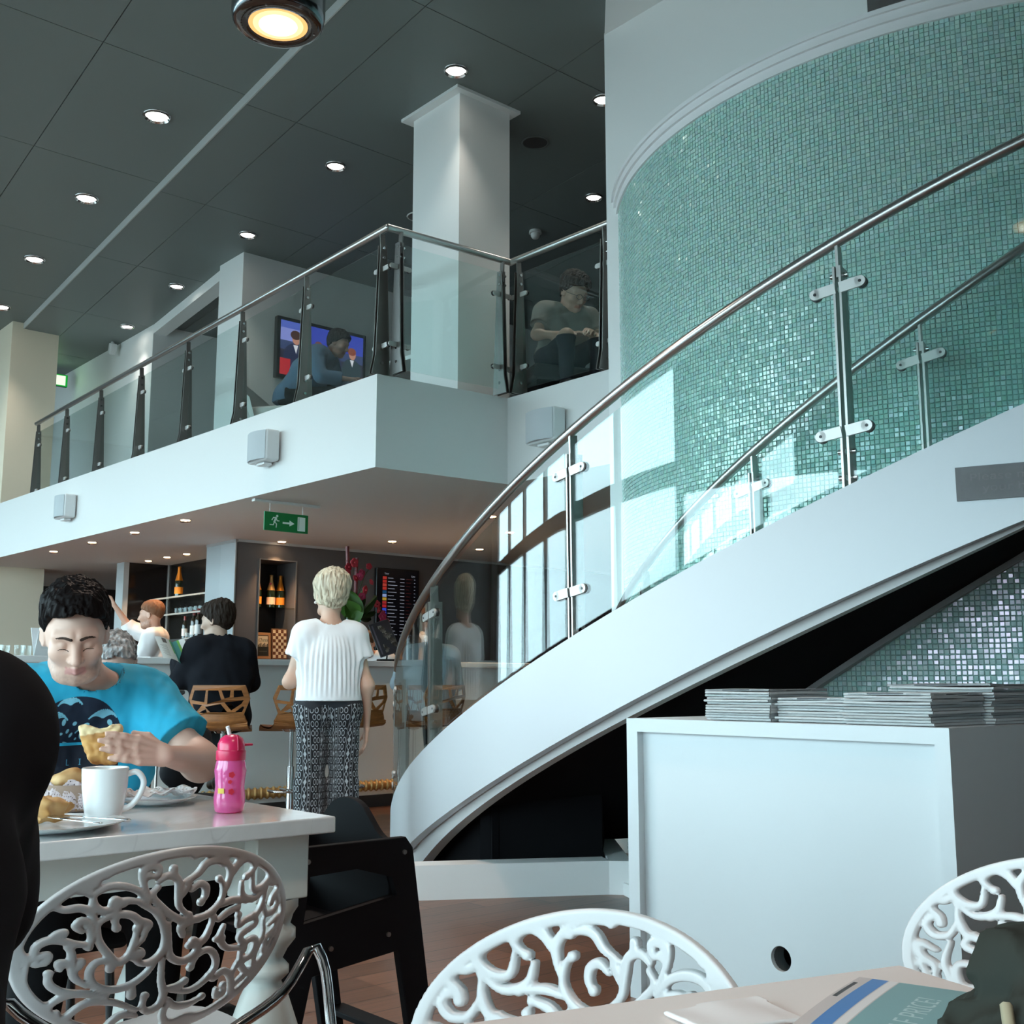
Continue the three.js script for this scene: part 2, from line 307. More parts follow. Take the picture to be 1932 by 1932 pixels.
// the mosaic drum: glass tiles set in grout, white cap ring
{
  const d = struct('wall_drum', 'great round drum clad in pale turquoise iridescent glass mosaic', 'wall');
  const p0 = -62 * TR, p1 = 62 * TR, H = 4.272, pitch = .0236;
  mesh('grout', ribbon(DC, DR - .3, DR - .004, () => 0, () => H, p0, p1, 120), std([.36, .58, .54], .8), d);
  const cap = mesh('cap_ring', merge([ribbon(DC, DR - .3, DR + .035, () => H, () => H + .045, p0, p1, 120), ribbon(DC, DR - .02, DR + .018, () => H - .052, () => H, p0, p1, 120), ribbon(DC, DR - .02, DR + .05, () => H + .045, () => H + .07, p0, p1, 120)]), std([.86, .85, .86], .4), d);
  const tile = new RoundedBoxGeometry(.0216, .0216, .008, 1, .003);
  const tm = phys(0xffffff, .16, { iridescence: 1, iridescenceIOR: 1.75, iridescenceThicknessRange: [300, 520], ior: 1.9, clearcoat: .4, clearcoatRoughness: .04 });
  const rows = Math.floor(H / pitch), dp = pitch / DR, cols = Math.floor((p1 - p0) / dp), list = [];
  const mat = new THREE.Matrix4(), q = new THREE.Quaternion(), e = new THREE.Euler();
  const eye = V(0 * CA, 1.05, 0);
  for (let j = 0; j < rows; j++) for (let i = 0; i < cols; i++) {
    const p = p0 + (i + .5) * dp + rr(-.0006, .0006), y = (j + .5) * pitch + rr(-.001, .001);
    const pos = cylP(DC, DR + rr(-.001, .001), p, y);
    e.set(rr(-.08, .08), Math.atan2(-Math.cos(p), Math.sin(p)) + rr(-.08, .08), rr(-.04, .04), 'YXZ'); q.setFromEuler(e); mat.compose(pos, q, V(1, 1, 1));
    const f = rnd(), c = new THREE.Color().setRGB(.42 + .10 * f + rr(-.04, .04), .66 + .10 * f + rr(-.03, .03), .61 + .09 * f + rr(-.03, .04));
    // the patch under the flight, nearest to the room, shows its tiles largest
    list.push({ m: mat.clone(), c, near: (p > 4 * TR && p < 29 * TR && y > .88 && y < 1.42) ? Math.abs(p - 20 * TR) : 9 });
  }
  list.sort((a, b) => a.near - b.near);
  const mats = [0, 1, 2, 3, 4, 5].map((k) => { const m = tm.clone(); const f = k / 5; m.color.setRGB(.42 + .10 * f, .66 + .10 * f, .61 + .09 * f); return m; });
  list.slice(0, 300).forEach((t, k) => { const o = mesh('tile', tile, mats[(k * 7) % 6], d); o.applyMatrix4(t.m); });
  const rest = list.slice(300), im = new THREE.InstancedMesh(tile, tm, rest.length);
  rest.forEach((t, k) => { im.setMatrixAt(k, t.m); im.setColorAt(k, t.c); });
  im.name = 'mosaic_tiles'; im.userData.kind = 'stuff'; im.castShadow = im.receiveShadow = true; d.add(im);
}
// ---------- gallery balustrade ----------
{
  const root = thing('gallery_balustrade', 'glass gallery balustrade with slanted steel posts and handrail above the white front', 'balustrade', V(0, 0, 0), A);
  const corner = [4.262, -6.225], inner = [5.345, -6.163], end = [5.372, -5.15], far = [4.47, -14.02], y = 4.2;
  const run = (a, b) => bar(V(a[0], y, a[1]), V(b[0], y, b[1]), .026, 14);
  const ball = (p) => sph(.026, p[0], y, p[1], 1, 1, 1, 14);
  mesh('handrail', merge([run(far, corner), run(corner, inner), run(inner, end), ball(corner), ball(inner), ball(far)]), M.steel, root);
  const postM = std([.27, .26, .25], .42, { metalness: 1 });
  const post = (x, z, out, along) => {   // tapering pair of plates; out points over the edge, along follows the rail
    const o = V(out[0], 0, out[1]), a = V(along[0], 0, along[1]), P = (u, yy, k) => V(x, yy, z).addScaledVector(o, u).addScaledVector(a, k);
    const plate = (k) => { const s = [[-.075, 3.158], [.075, 3.158], [.045, 3.30], [.018, 4.10], [-.032, 4.10]]; const g = new THREE.Shape(s.map(([u, v]) => new THREE.Vector2(u, v))); const e = new THREE.ExtrudeGeometry(g, { depth: .008, bevelEnabled: false }); return e.applyMatrix4(new THREE.Matrix4().makeBasis(o, V(0, 1, 0), o.clone().cross(V(0, 1, 0))).setPosition(V(x, 0, z).addScaledVector(a, k))); };
    const p = mesh('post', merge([plate(-.018), plate(.012), flatBar(P(-.006, 4.02, 0), P(0, 4.18, 0), .04, .01, o)]), postM, root);
    for (const yy of [3.24, 3.34, 4.0, 4.07]) mesh('bolt', bar(P(0, yy, -.03), P(0, yy, .03), .011, 8), M.chrome, p);
    for (const yy of [3.36, 3.92]) for (const k of [-1, 1]) {
      const c = mesh('clamp', merge([flatBar(P(.0, yy, k * .015), P(.0, yy, k * .075), .035, .009, V(0, 1, 0)), bar(P(-.006, yy, k * .075), P(.006, yy, k * .075), .0175, 12)]), std([.55, .54, .52], .5, { metalness: .8 }), p);
      mesh('clamp_washer', bar(P(-.018, yy, k * .078), P(-.006, yy, k * .078), .019, 12), M.black, p);
    }
  };
  const zs = [-6.31, -7.385, -8.48, -9.59, -10.71, -11.84, -12.94, -13.98];
  const xAt = (z) => lerp(4.262, 4.47, (z + 6.225) / (-14.02 + 6.225)) + .012;
  zs.forEach((z) => post(xAt(z), z, [-1, 0], [0, 1]));
  const pane = (a, b) => mesh('glass_panel', flatBar(V(a[0], 3.20, a[1]), V(b[0], 3.20, b[1]), .001, .001, V(0, 1, 0)) && (() => { const A0 = V(a[0], 0, a[1]), B0 = V(b[0], 0, b[1]), d = B0.clone().sub(A0), L = d.length(); const g = new THREE.BoxGeometry(L, .90, .010); return g.applyMatrix4(new THREE.Matrix4().makeBasis(d.clone().normalize(), V(0, 1, 0), d.clone().normalize().cross(V(0, 1, 0))).setPosition((A0.x + B0.x) / 2, 3.195 + .45, (A0.z + B0.z) / 2)); })(), M.glass, root);
  for (let i = 0; i + 1 < zs.length; i++) pane([xAt(zs[i]) + .012, zs[i] - .04], [xAt(zs[i + 1]) + .012, zs[i + 1] + .04]);
  post(4.355, -6.195, [0, 1], [1, 0]); post(5.255, -6.155, [0, 1], [1, 0]); pane([4.39, -6.205], [5.22, -6.165]);
  post(5.352, -6.08, [-1, 0], [0, 1]); post(5.37, -5.2, [-1, 0], [0, 1]); pane([5.365, -6.04], [5.382, -5.24]);
}
// ---------- ceiling fittings ----------
const WARM = [1, .62, .33], COOL = [1, .95, .85];
const LENS = glow([14, 13.4, 12]), LENSW = glow([22, 15, 9]);
function downlight(X, y, Z, r, label, group, warm, power) {
  const o = thing('downlight', label, 'light', BW(X, y, Z), A, group);
  mesh('trim_ring', new THREE.TorusGeometry(r, r * .09, 8, 28).rotateX(Math.PI / 2), warm ? M.satin : M.chrome, o);
  const cone = new THREE.CylinderGeometry(r * .55, r * .97, r * .5, 28, 1, true); cone.translate(0, r * .25 - .02, 0);
  mesh('reflector', cone, std([.85, .85, .85], .12, { metalness: 1, side: THREE.DoubleSide }), o);
  mesh('lamp', sph(r * .78, 0, -.004, 0, 1, .22, 1), warm ? LENSW : LENS, o);
  if (power) { const l = new THREE.SpotLight(new THREE.Color().setRGB(...(warm ? WARM : COOL)), power, 0, .75, .7); l.position.set(0, -.03, 0); l.target.position.set(0, -2, 0); l.castShadow = true; l.shadow.radius = 2; o.add(l, l.target); }
}
const order = ['nearest', 'second', 'third', 'fourth', 'fifth', 'sixth', 'seventh'];
[[4.846, -6.216], [5.015, -8.158], [5.173, -10.079], [5.28, -11.987], [5.448, -13.812]].forEach(([X, Z], i) => downlight(X, 5.598, Z, .085, order[i] + ' small chrome downlight of the row above the gallery rail', 'chrome downlights above the gallery', false, 2.5));
[[3.5, -8.483], [3.658, -10.452], [3.817, -12.402], [4.045, -14.308], [3.33, -6.574]].forEach(([X, Z], i) => downlight(X, 5.673, Z, .105, ['nearest', 'second', 'third', 'fourth', 'half hidden'][i] + (i < 4 ? ' wide chrome downlight of the row left of the white ceiling strip' : ' wide chrome downlight behind the round pendant lamp'), 'wide chrome downlights in the hall ceiling', false, 7));
[[7.207, -7.115, 'small downlight in the dark ceiling beside the white wall block'], [5.985, -5.791, 'downlight half cut by the edge of the white wall block']].forEach(([X, Z, l]) => downlight(X, 5.598, Z, .08, l, null, false, 3));
[[4.358, -9.47], [4.348, -10.568], [4.336, -11.62], [4.318, -12.702]].forEach(([X, Z], i) => downlight(X, 2.5, Z, .05, order[i] + ' warm spotlight of the row along the gallery front underside', 'warm spots under the gallery', true, 5));
[[5.543, -11.979], [5.514, -12.433], [5.518, -12.958]].forEach(([X, Z], i) => downlight(X, 2.5, Z, .045, order[i] + ' small warm spotlight over the back bar shelves', 'warm spots over the back bar', true, 4));
[[6.632, -9.508, 'warm spotlight over the bar right of the flowers'], [5.791, -10.28, 'small warm spotlight over the bottle niche'], [6.279, -7.499, 'nearest warm spotlight seen through the stair glass'], [7.088, -8.186, 'middle warm spotlight seen through the stair glass'], [7.751, -9.454, 'lowest warm spotlight seen through the stair glass']].forEach(([X, Z, l]) => downlight(X, 2.5, Z, .05, l, null, true, 5));
function pendant(label, pos, power) {   // big round pendant lamp
  const o = thing('pendant_lamp', label, 'lamp', pos, A, 'round pendant lamps over the tables');
  mesh('housing', lathe([[.125, .004], [.178, .006], [.192, .02], [.197, .05], [.197, .25], [.185, .28], [.02, .30], [0, .30]], 48), std([.22, .24, .26], .18, { metalness: 1 }), o);
  mesh('rim', lathe([[.128, .008], [.130, -.002], [.172, -.002], [.186, .008]], 48), phys([.05, .03, .025], .1, { clearcoat: 1 }), o);
  for (const a of [.3, 2.4, 4.5]) mesh('screw', cy(.005, .005, .004, .155 * Math.cos(a), -.003, .155 * Math.sin(a), 0, 0, 0, 8), M.chrome, o);
  [[0, .055, [5, 4.4, 3.4]], [.055, .082, [2.6, 1.9, 1.1]], [.082, .106, [1.7, 1.0, .45]], [.106, .129, [1.2, .58, .20]]].forEach(([r0, r1, c]) => mesh('diffuser_lamp', lathe([[r0, -.004 + r0 * r0 * .7], [(r0 + r1) / 2, -.004 + ((r0 + r1) / 2) ** 2 * .7], [r1, -.004 + r1 * r1 * .7]], 40), glow(c), o));
  mesh('cable', cy(.006, .006, 1.6, 0, 1.1, 0, 0, 0, 0, 8), M.black, o);
  const l = new THREE.SpotLight(new THREE.Color().setRGB(1, .80, .68), power, 0, 1.15, .6); l.position.set(0, -.03, 0); l.target.position.set(0, -2, 0); l.castShadow = true; l.shadow.radius = 6; o.add(l, l.target);
}
pendant('large round chrome pendant lamp with a glowing warm disc', BW(2.17, 3.83, -4.02), 16);
pendant('round chrome pendant lamp over the near table, outside the picture', BW(1.0, 3.83, -.55), 8);
function disc(name, label, cat, X, Z, y, parts) { const o = thing(name, label, cat, BW(X, y, Z), A); parts.forEach(([n, g, m]) => mesh(n, g, m, o)); return o; }
const plastic = std([.72, .72, .71], .45);
disc('smoke_detector', 'white smoke detector on the dark ceiling right of the square column', 'detector', 7.333, -8.075, 5.598, [['base', cy(.06, .065, .03, 0, -.015, 0), plastic], ['sensor', lathe([[0, -.085], [.03, -.083], [.045, -.06], [.045, -.03]]), plastic]]);
disc('ceiling_speaker', 'dark round ceiling speaker beside the square column', 'speaker', 6.061, -6.67, 5.596, [['ring', new THREE.TorusGeometry(.11, .008, 6, 28).rotateX(Math.PI / 2), M.ceil], ['grille', cy(.105, .105, .006, 0, 0, 0), std([.06, .06, .06], .8)]]);
disc('ceiling_speaker', 'grey round ceiling speaker left of the square column', 'speaker', 6.228, -8.565, 5.596, [['ring', new THREE.TorusGeometry(.11, .008, 6, 28).rotateX(Math.PI / 2), plastic], ['grille', cy(.105, .105, .006, 0, 0, 0), std([.2, .2, .2], .8)]]);
disc('motion_sensor', 'small white sensor box hanging at the corridor ceiling', 'sensor', 5.572, -14.6, 5.598, [['bracket', cy(.02, .03, .04, 0, -.02, 0), plastic], ['housing', rb(.09, .15, .08, .012, 0, -.10, 0, .3), plastic]]);
// wall speakers on the gallery front
function wallSpeaker(X, Z, label, turn = A) {
  const o = thing('wall_speaker', label, 'speaker', BW(X, 2.72, Z), turn, 'white wall speakers on the gallery front');
  mesh('housing', rb(.12, .24, .30, .02, -.06, .12, 0), std([.72, .74, .75], .5), o);
  const g = grid(12, 1, (u, v) => V(-.122 - .035 * Math.sin(Math.PI * u), .01 + .22 * v, lerp(-.14, .14, u)));
  mesh('grille', g, std([.48, .51, .53], .7, { side: THREE.DoubleSide }), o);
  mesh('bracket', rb(.07, .02, .12, .006, -.05, -.012, 0), std([.75, .75, .75], .5), o);
}
wallSpeaker(4.185, -7.65, 'wall speaker on the gallery front nearest the white corner');
wallSpeaker(4.1, -11.63, 'wall speaker on the gallery front left of the middle');
wallSpeaker(4.04, -14.25, 'wall speaker on the gallery front cut by the left picture edge');
wallSpeaker(5.335, -5.71, 'wall speaker on the short white front behind the stair handrail');
// exit signs
const runner = (c, x, y, s) => { c.save(); c.translate(x, y); c.scale(s, s); c.strokeStyle = c.fillStyle = '#e6f4ea'; c.lineWidth = 9; c.lineCap = 'square'; c.beginPath(); c.arc(34, -46, 8.5, 0, 7); c.fill(); const L = (...p) => { c.beginPath(); p.forEach(([a, b], i) => i ? c.lineTo(a, b) : c.moveTo(a, b)); c.stroke(); }; c.lineWidth = 14; L([24, -32], [14, -6]); c.lineWidth = 7; L([26, -34], [6, -34], [-4, -18]); L([28, -32], [34, -14], [48, -14]); L([14, -6], [30, 8], [28, 30]); L([14, -4], [6, 16], [-18, 16]); c.restore(); };
const exitTex = canvas(512, 192, (c, w, h) => { c.fillStyle = '#0b7a3b'; c.fillRect(0, 0, w, h); runner(c, 92, 108, 1.55); c.fillStyle = '#e6f4ea'; c.fillRect(210, 92, 90, 20); c.beginPath(); c.moveTo(290, 70); c.lineTo(350, 102); c.lineTo(290, 134); c.fill(); c.fillRect(386, 24, 92, 150); c.fillStyle = '#0b7a3b'; c.fillRect(400, 34, 4, 130); });
{
  const o = thing('exit_sign', 'green running man exit sign hanging under the gallery', 'sign', BW(4.54, 2.258, -8.0), A);
  mesh('panel', rb(.40, .152, .012, .003, 0, .076, 0), std([.04, .30, .14], .4), o);
  mesh('sign_face', grid(1, 1, (u, v) => V((u - .5) * .396, .003 + v * .146, .0068)), std(0xffffff, .45, { map: exitTex }), o);
  mesh('ceiling_plate', rb(.60, .022, .05, .004, 0, .231, 0), plastic, o);
  mesh('hanger', merge([cy(.003, .003, .08, -.15, .19, 0), cy(.003, .003, .08, .15, .19, 0)]), plastic, o);
  const o2 = thing('exit_sign', 'lit green exit sign in the dark upper corridor', 'sign', BW(5.30, 5.28, -16.2), A);
  mesh('housing', rb(.50, .18, .05, .006, 0, .09, 0), std([.02, .12, .05], .5), o2);
  const t2 = canvas(256, 96, (c, w, h) => { c.fillStyle = '#12a535'; c.fillRect(0, 0, w, h); c.fillStyle = '#f4ffe8'; c.fillRect(150, 8, 92, 80); c.fillRect(96, 18, 16, 40); c.beginPath(); c.moveTo(80, 52); c.lineTo(128, 52); c.lineTo(104, 82); c.fill(); runner(c, 36, 52, .7); });
  mesh('sign_face', grid(1, 1, (u, v) => V((u - .5) * .49, .005 + v * .17, .0262)), new THREE.MeshStandardMaterial({ color: 0x000000, emissive: 0xffffff, emissiveMap: t2, emissiveIntensity: .9 }), o2);
  const l = new THREE.PointLight(new THREE.Color().setRGB(.4, 1, .3), .05); l.position.set(0, .09, .12); l.castShadow = true; o2.add(l);
}
// television on the upper wall
{
  const o = thing('television', 'wall mounted television showing a studio talk programme', 'television', BW(6.31, 4.28, -10.53), A);
  mesh('bezel', rb(1.13, .68, .07, .01, 0, .34, .06), std([.015, .015, .017], .3), o);
  mesh('wall_mount', bx(.3, .3, .04, 0, .34, .02), M.black, o);
  const t = canvas(512, 300, (c, w, h) => {
    c.fillStyle = '#5a6cc8'; c.fillRect(0, 0, w, h); c.fillStyle = '#8f96e0'; c.fillRect(0, 40, 170, 90); c.fillStyle = '#3b49b8'; c.fillRect(170, 0, 342, 120);
    c.fillStyle = '#3f4a73'; c.fillRect(0, 110, w, 60); c.fillStyle = '#2a2338'; c.fillRect(0, 160, w, 140);
    const man = (x, y, s, coat, hair) => { c.fillStyle = coat; c.beginPath(); c.ellipse(x, y + 95 * s, 62 * s, 70 * s, 0, 0, 7); c.fill(); c.fillStyle = '#e9e6ee'; c.beginPath(); c.moveTo(x - 12 * s, y + 32 * s); c.lineTo(x + 14 * s, y + 32 * s); c.lineTo(x + 4 * s, y + 74 * s); c.fill(); c.fillStyle = '#c98d78'; c.beginPath(); c.ellipse(x + 4 * s, y, 22 * s, 30 * s, 0, 0, 7); c.fill(); c.fillStyle = hair; c.beginPath(); c.ellipse(x, y - 16 * s, 27 * s, 22 * s, 0, 0, 7); c.fill(); };
    man(90, 90, 1.15, '#262b4e', '#4a2f2c'); man(230, 110, .85, '#cfcbe0', '#7a4a44'); man(315, 96, 1, '#25284a', '#3b2224'); man(440, 110, 1, '#2f3f46', '#8d4b3c');
    c.fillStyle = '#c02732'; c.fillRect(0, 210, 62, 90); c.fillStyle = '#cfd0ee'; c.fillRect(290, 250, 60, 50);
  });
  mesh('screen', grid(1, 1, (u, v) => V((u - .5) * 1.05, .04 + v * .60, .0965)), new THREE.MeshStandardMaterial({ color: 0x050505, roughness: .3, emissive: 0xffffff, emissiveMap: t, emissiveIntensity: .75 }), o);
}
// ---------- the bar ----------
{
  const o = thing('bar_counter', 'long pale grey bar counter with golden ribbed foot rail', 'bar', V(0, 0, 0), A);
  mesh('front_panel', span(1.9, 7.6, .0, 1.20, -8.42, -8.36), std([.70, .70, .69], .45), o);
  mesh('back_panel', span(1.9, 7.6, .0, 1.10, -8.95, -8.9), M.dark, o);
  mesh('countertop', rb(5.8, .05, .72, .008, 4.75, 1.222, -8.63), phys([.74, .75, .75], .25), o);
  mesh('kick_plinth', span(1.9, 7.6, 0, .1, -8.36, -8.33), M.dark, o);
  const ribs = []; for (let x = 2; x < 7.5; x += .055) ribs.push(put(new THREE.TorusGeometry(.034, .016, 6, 12), x, -.0 + .19, -8.25, 0, Math.PI / 2 - .35, 0));
  mesh('foot_rail', merge([cy(.036, .036, 5.6, 4.75, -.0 + .19, -8.25, 0, 0, Math.PI / 2), ...ribs, ...[2.2, 3.6, 5, 6.4, 7.4].map((x) => bx(.03, .04, .14, x, .15, -8.31))]), std([.62, .36, .13], .35, { metalness: .3 }), o);
}
const stoolWood = tex(256, 256, (u, v) => { const g = nz(u * 4, v * 40, 2) * .5 + nz(u * 12, v * 120, 7) * .4; const b = .85 + .3 * g; return [clamp(176 * b, 0, 255), clamp(112 * b, 0, 255), clamp(60 * b, 0, 255)]; });
function barStool(X, Z, turn, label) {   // faces local -z
  const o = thing('bar_stool', label, 'stool', BW(X, 0, Z), A + turn, 'bar stools with pierced plywood shells');
  const wood = std(0xffffff, .4, { map: stoolWood }), w = .215;
  const outline = new THREE.Shape([[-.165, 0], [-.205, .11], [-.175, .20], [.175, .20], [.205, .11], [.165, 0]].map((p) => new THREE.Vector2(...p)));
  const holes = [[[-.185, .10], [-.165, .165], [-.085, .165], [-.095, .085]], [[-.07, .165], [.0, .165], [.02, .10], [-.075, .075]], [[.02, .165], [.08, .165], [.075, .12], [.04, .11]], [[.1, .165], [.15, .165], [.165, .125], [.1, .118]], [[-.178, .075], [-.11, .068], [-.15, .02], [-.17, .05]], [[-.09, .055], [.015, .075], [.06, .02], [-.055, .02]], [[.04, .085], [.165, .10], [.15, .075], [.085, .03]], [[.11, .02], [.16, .06], [.168, .05], [.155, .02]], [[-.13, .018], [-.085, .04], [-.075, .018], [-.10, .012]]];
  for (const h of holes) outline.holes.push(new THREE.Path(h.map((p) => new THREE.Vector2(...p))));
  const back = new THREE.ExtrudeGeometry(outline, { depth: .012, bevelEnabled: false, curveSegments: 4 });
  { const p = back.attributes.position; for (let i = 0; i < p.count; i++) { const y = p.getY(i), x = p.getX(i); p.setZ(i, p.getZ(i) + .19 + y * .12 - x * x * 1.1); p.setY(i, y + .84); } back.computeVertexNormals(); }
  mesh('backrest', back, wood, o);
  const prof = [[.192, .845], [.186, .80], [.165, .765], [.12, .745], [.04, .74], [-.08, .745], [-.17, .755], [-.20, .742], [-.207, .72]];
  const cv = curve(prof.map(([z, y]) => V(0, y, z)));
  const seat = merge([0, .012].map((d) => grid(14, 28, (u, v) => { const p = cv.getPoint(v), x = (u - .5) * 2 * lerp(.165, .20, Math.sin(Math.PI * Math.min(1, v * 1.3))); return V(x, p.y - d + x * x * .25, p.z - (v < .2 ? x * x * 1.1 : 0) + (v < .15 ? d : 0)); })));
  mesh('seat', seat, wood, o);
  mesh('pole', merge([cy(.028, .028, .42, 0, .26, 0), cy(.018, .018, .7, 0, .38, 0), cy(.075, .05, .02, 0, .722, 0)]), M.chrome, o);
  mesh('base', lathe([[0, .03], [.05, .03], [.08, .02], [.2, .012], [.21, .004], [.21, 0]], 32), M.chrome, o);
  mesh('footrest', merge([put(new THREE.TorusGeometry(.13, .010, 8, 28, Math.PI * 1.1).rotateX(Math.PI / 2), 0, .30, -.05, 0, 0, 0), bar(V(0, .30, 0), V(0, .30, -.18), .009)]), M.chrome, o);
  return o;
}
barStool(3.70, -7.30, -.65, 'brown plywood bar stool under the man in the black sweater');
barStool(4.68, -7.20, 0, 'brown plywood bar stool right of the standing woman, half behind the stair glass');
barStool(5.44, -7.22, 0, 'bar stool under the guest in grey behind the stair glass');
barStool(4.19, -7.22, -.15, 'bar stool hidden mostly behind the standing woman');

// bottles
function bottle(pos, h, kind, label, group, name = 'champagne_bottle', turn = 0) {
  const o = thing(name, label, 'bottle', pos, turn, group), s = h / .32;
  const prof = kind === 'wine' ? [[0, 0], [.036, 0], [.038, .006], [.038, .19], [.034, .215], [.016, .245], [.0145, .30], [.0145, .32], [0, .32]] : [[0, 0], [.040, 0], [.043, .006], [.043, .13], [.040, .165], [.026, .22], [.016, .262], [.0145, .30], [.016, .318], [0, .322]];
  mesh('body', lathe(prof.map(([r, y]) => [r * s, y * s]), 24), phys(kind === 'wine' ? [.012, .014, .012] : [.01, .022, .012], .12, { clearcoat: .5 }), o);
  const foil = kind === 'wine' ? [[.0155, .262], [.0155, .322], [0, .323]] : [[.0395, .172], [.0275, .222], [.0175, .264], [.016, .30], [.0175, .32], [0, .325]];
  const col = { gold: [.72, .24, .02], pale: [.72, .42, .14], wine: [.12, .02, .02] }[kind];
  mesh('foil', lathe(foil.map(([r, y]) => [r * s * 1.02, y * s]), 24), std(kind === 'pale' ? [.65, .38, .14] : col, .35, { metalness: kind === 'wine' ? 0 : .5 }), o);
  const lab = kind === 'wine' ? [[.0385, .05], [.0385, .15]] : [[.0435, .035], [.0435, .105]];
  mesh('label', lathe(lab.map(([r, y]) => [r * s * 1.008, y * s]), 24), std(kind === 'gold' ? [.80, .27, .02] : kind === 'pale' ? [.80, .55, .40] : [.62, .66, .68], .6), o);
  if (kind === 'pale') mesh('seal', bx(.02 * s, .018 * s, .002, 0, .235 * s, .027 * s, .1), std([.55, .02, .05], .5), o);
  return o;
}
bottle(BW(5.70, 1.832, -10.6), .345, 'gold', 'left champagne bottle with orange label in the lit niche', 'champagne bottles in the niche');
bottle(BW(5.86, 1.832, -10.6), .345, 'pale', 'middle champagne bottle with pale label and red seal in the niche', 'champagne bottles in the niche');
bottle(BW(5.97, 1.832, -10.6), .345, 'gold', 'right champagne bottle with orange label in the lit niche', 'champagne bottles in the niche');
{   // games in the niche
  const o = thing('game_box', 'wooden framed black box with chess lettering in the niche', 'box', BW(5.735, 1.30, -10.52), A);
  mesh('frame', merge([rb(.185, .27, .03, .004, 0, .136, 0, -.08)]), std([.42, .20, .09], .5), o);
  const t = canvas(200, 288, (c, w, h) => { c.fillStyle = '#3a302a'; c.fillRect(0, 0, w, h); c.fillStyle = '#d8c5ad'; c.fillRect(12, 12, w - 24, 150); c.fillStyle = '#1c1c1a'; c.font = 'italic 62px serif'; c.fillText('Chess', 20, 88); c.beginPath(); for (let i = 0; i < 8; i++) { c.rect(16 + i * 22, 130 - (i % 3) * 12, 14, 60); } c.fill(); c.fillStyle = '#22231f'; c.fillRect(12, 160, w - 24, h - 172); c.fillStyle = '#6f6a5c'; c.fillRect(30, 220, 140, 5); });
  mesh('printed_front', put(grid(1, 1, (u, v) => V((u - .5) * .13, (v - .5) * .215, .0156)), 0, .136, 0, -.08), std(0xffffff, .5, { map: t }), o);
  const b = thing('chess_board', 'folded wooden chess board standing beside the chess box', 'board', BW(5.935, 1.30, -10.53), A);
  mesh('frame', rb(.18, .315, .025, .004, 0, .158, 0, -.06), std([.20, .09, .05], .5), b);
  const t2 = canvas(160, 288, (c, w, h) => { for (let i = 0; i < 5; i++) for (let j = 0; j < 9; j++) { c.fillStyle = (i + j) % 2 ? '#6b3a22' : '#e2c8a6'; c.fillRect(i * 32, j * 32, 32, 32); } });
  mesh('printed_squares', put(grid(1, 1, (u, v) => V((u - .5) * .155, (v - .5) * .29, .0131)), 0, .158, 0, -.06), std(0xffffff, .45, { map: t2 }), b);
}
// shelves, glasses and bottles behind the bar
{
  [[2.045, 'upper glass shelf on the black wall behind the bar'], [1.845, 'lower glass shelf on the black wall behind the bar']].forEach(([y, l]) => {
    const o = thing('back_shelf', l, 'shelf', BW(5.66, y, -12.15), A);
    mesh('board', span(.005, .27, 0, .012, -1.05, 1.05), M.glass, o);
    mesh('edge', span(0, .005, -.004, .015, -1.05, 1.05), std([.55, .6, .6], .3, { metalness: .6 }), o);
  });
  single('back_counter', span(0, .38, 0, .05, -1.05, 1.05), M.dark, 'dark counter board carrying wine bottles behind the bar', 'counter', BW(5.55, 1.50, -12.15), A);
}
bottle(BW(5.76, 2.057, -12.62), .36, 'gold', 'champagne bottle with orange label on the top back bar shelf', null);
bottle(BW(5.72, 1.55, -12.33), .27, 'wine', 'short dark bottle with pale label at the left of the back bar', 'wine bottles on the back bar', 'wine_bottle');
bottle(BW(5.74, 1.55, -12.14), .33, 'wine', 'second dark wine bottle on the back bar', 'wine bottles on the back bar', 'wine_bottle');
bottle(BW(5.72, 1.55, -11.98), .34, 'wine', 'tall dark wine bottle beside the tiled pier', 'wine bottles on the back bar', 'wine_bottle');
const thinGlass = phys([.97, .99, .99], .02, { transmission: 1, thickness: 0, ior: 1.5 });
function wineGlass(pos, label, group, flip) {
  const g = lathe([[.032, 0], [.032, .003], [.004, .006], [.0035, .08], [.012, .09], [.034, .12], [.037, .15], [.031, .19]], 18); if (flip) g.scale(1, -1, 1);
  return single('wine_glass', g, thinGlass, label, 'glass', pos, 0, group);
}
for (let i = 0; i < 7; i++) wineGlass(BW(5.71, 1.84, -12.75 + i * .14), ['first', ...order.slice(1)][i] + ' upside down wine glass from the left under the back bar shelf', 'wine glasses hanging over the back bar', true).position.y = 2.04;
for (let i = 0; i < 6; i++) single('tumbler', lathe([[0, 0], [.034, 0], [.036, .004], [.039, .085], [.036, .085], [.033, .006], [0, .006]], 16), thinGlass, ['first', ...order.slice(1)][i] + ' clear tumbler from the left on the lower back bar shelf', 'glass', BW(5.86, 1.857, -12.85 + i * .13), 0, 'tumblers on the back bar shelf');
for (let i = 0; i < 5; i++) single('tumbler', lathe([[0, 0], [.030, 0], [.033, .004], [.036, .075], [.033, .075], [.030, .006], [0, .006]], 18), thinGlass, ['first', ...order.slice(1)][i] + ' clear tumbler from the left in the row on the bar end', 'glass', BW(2.44 + i * .075, 1.247, -8.5 + (i % 2) * .08), 0, 'tumblers at the left end of the bar');
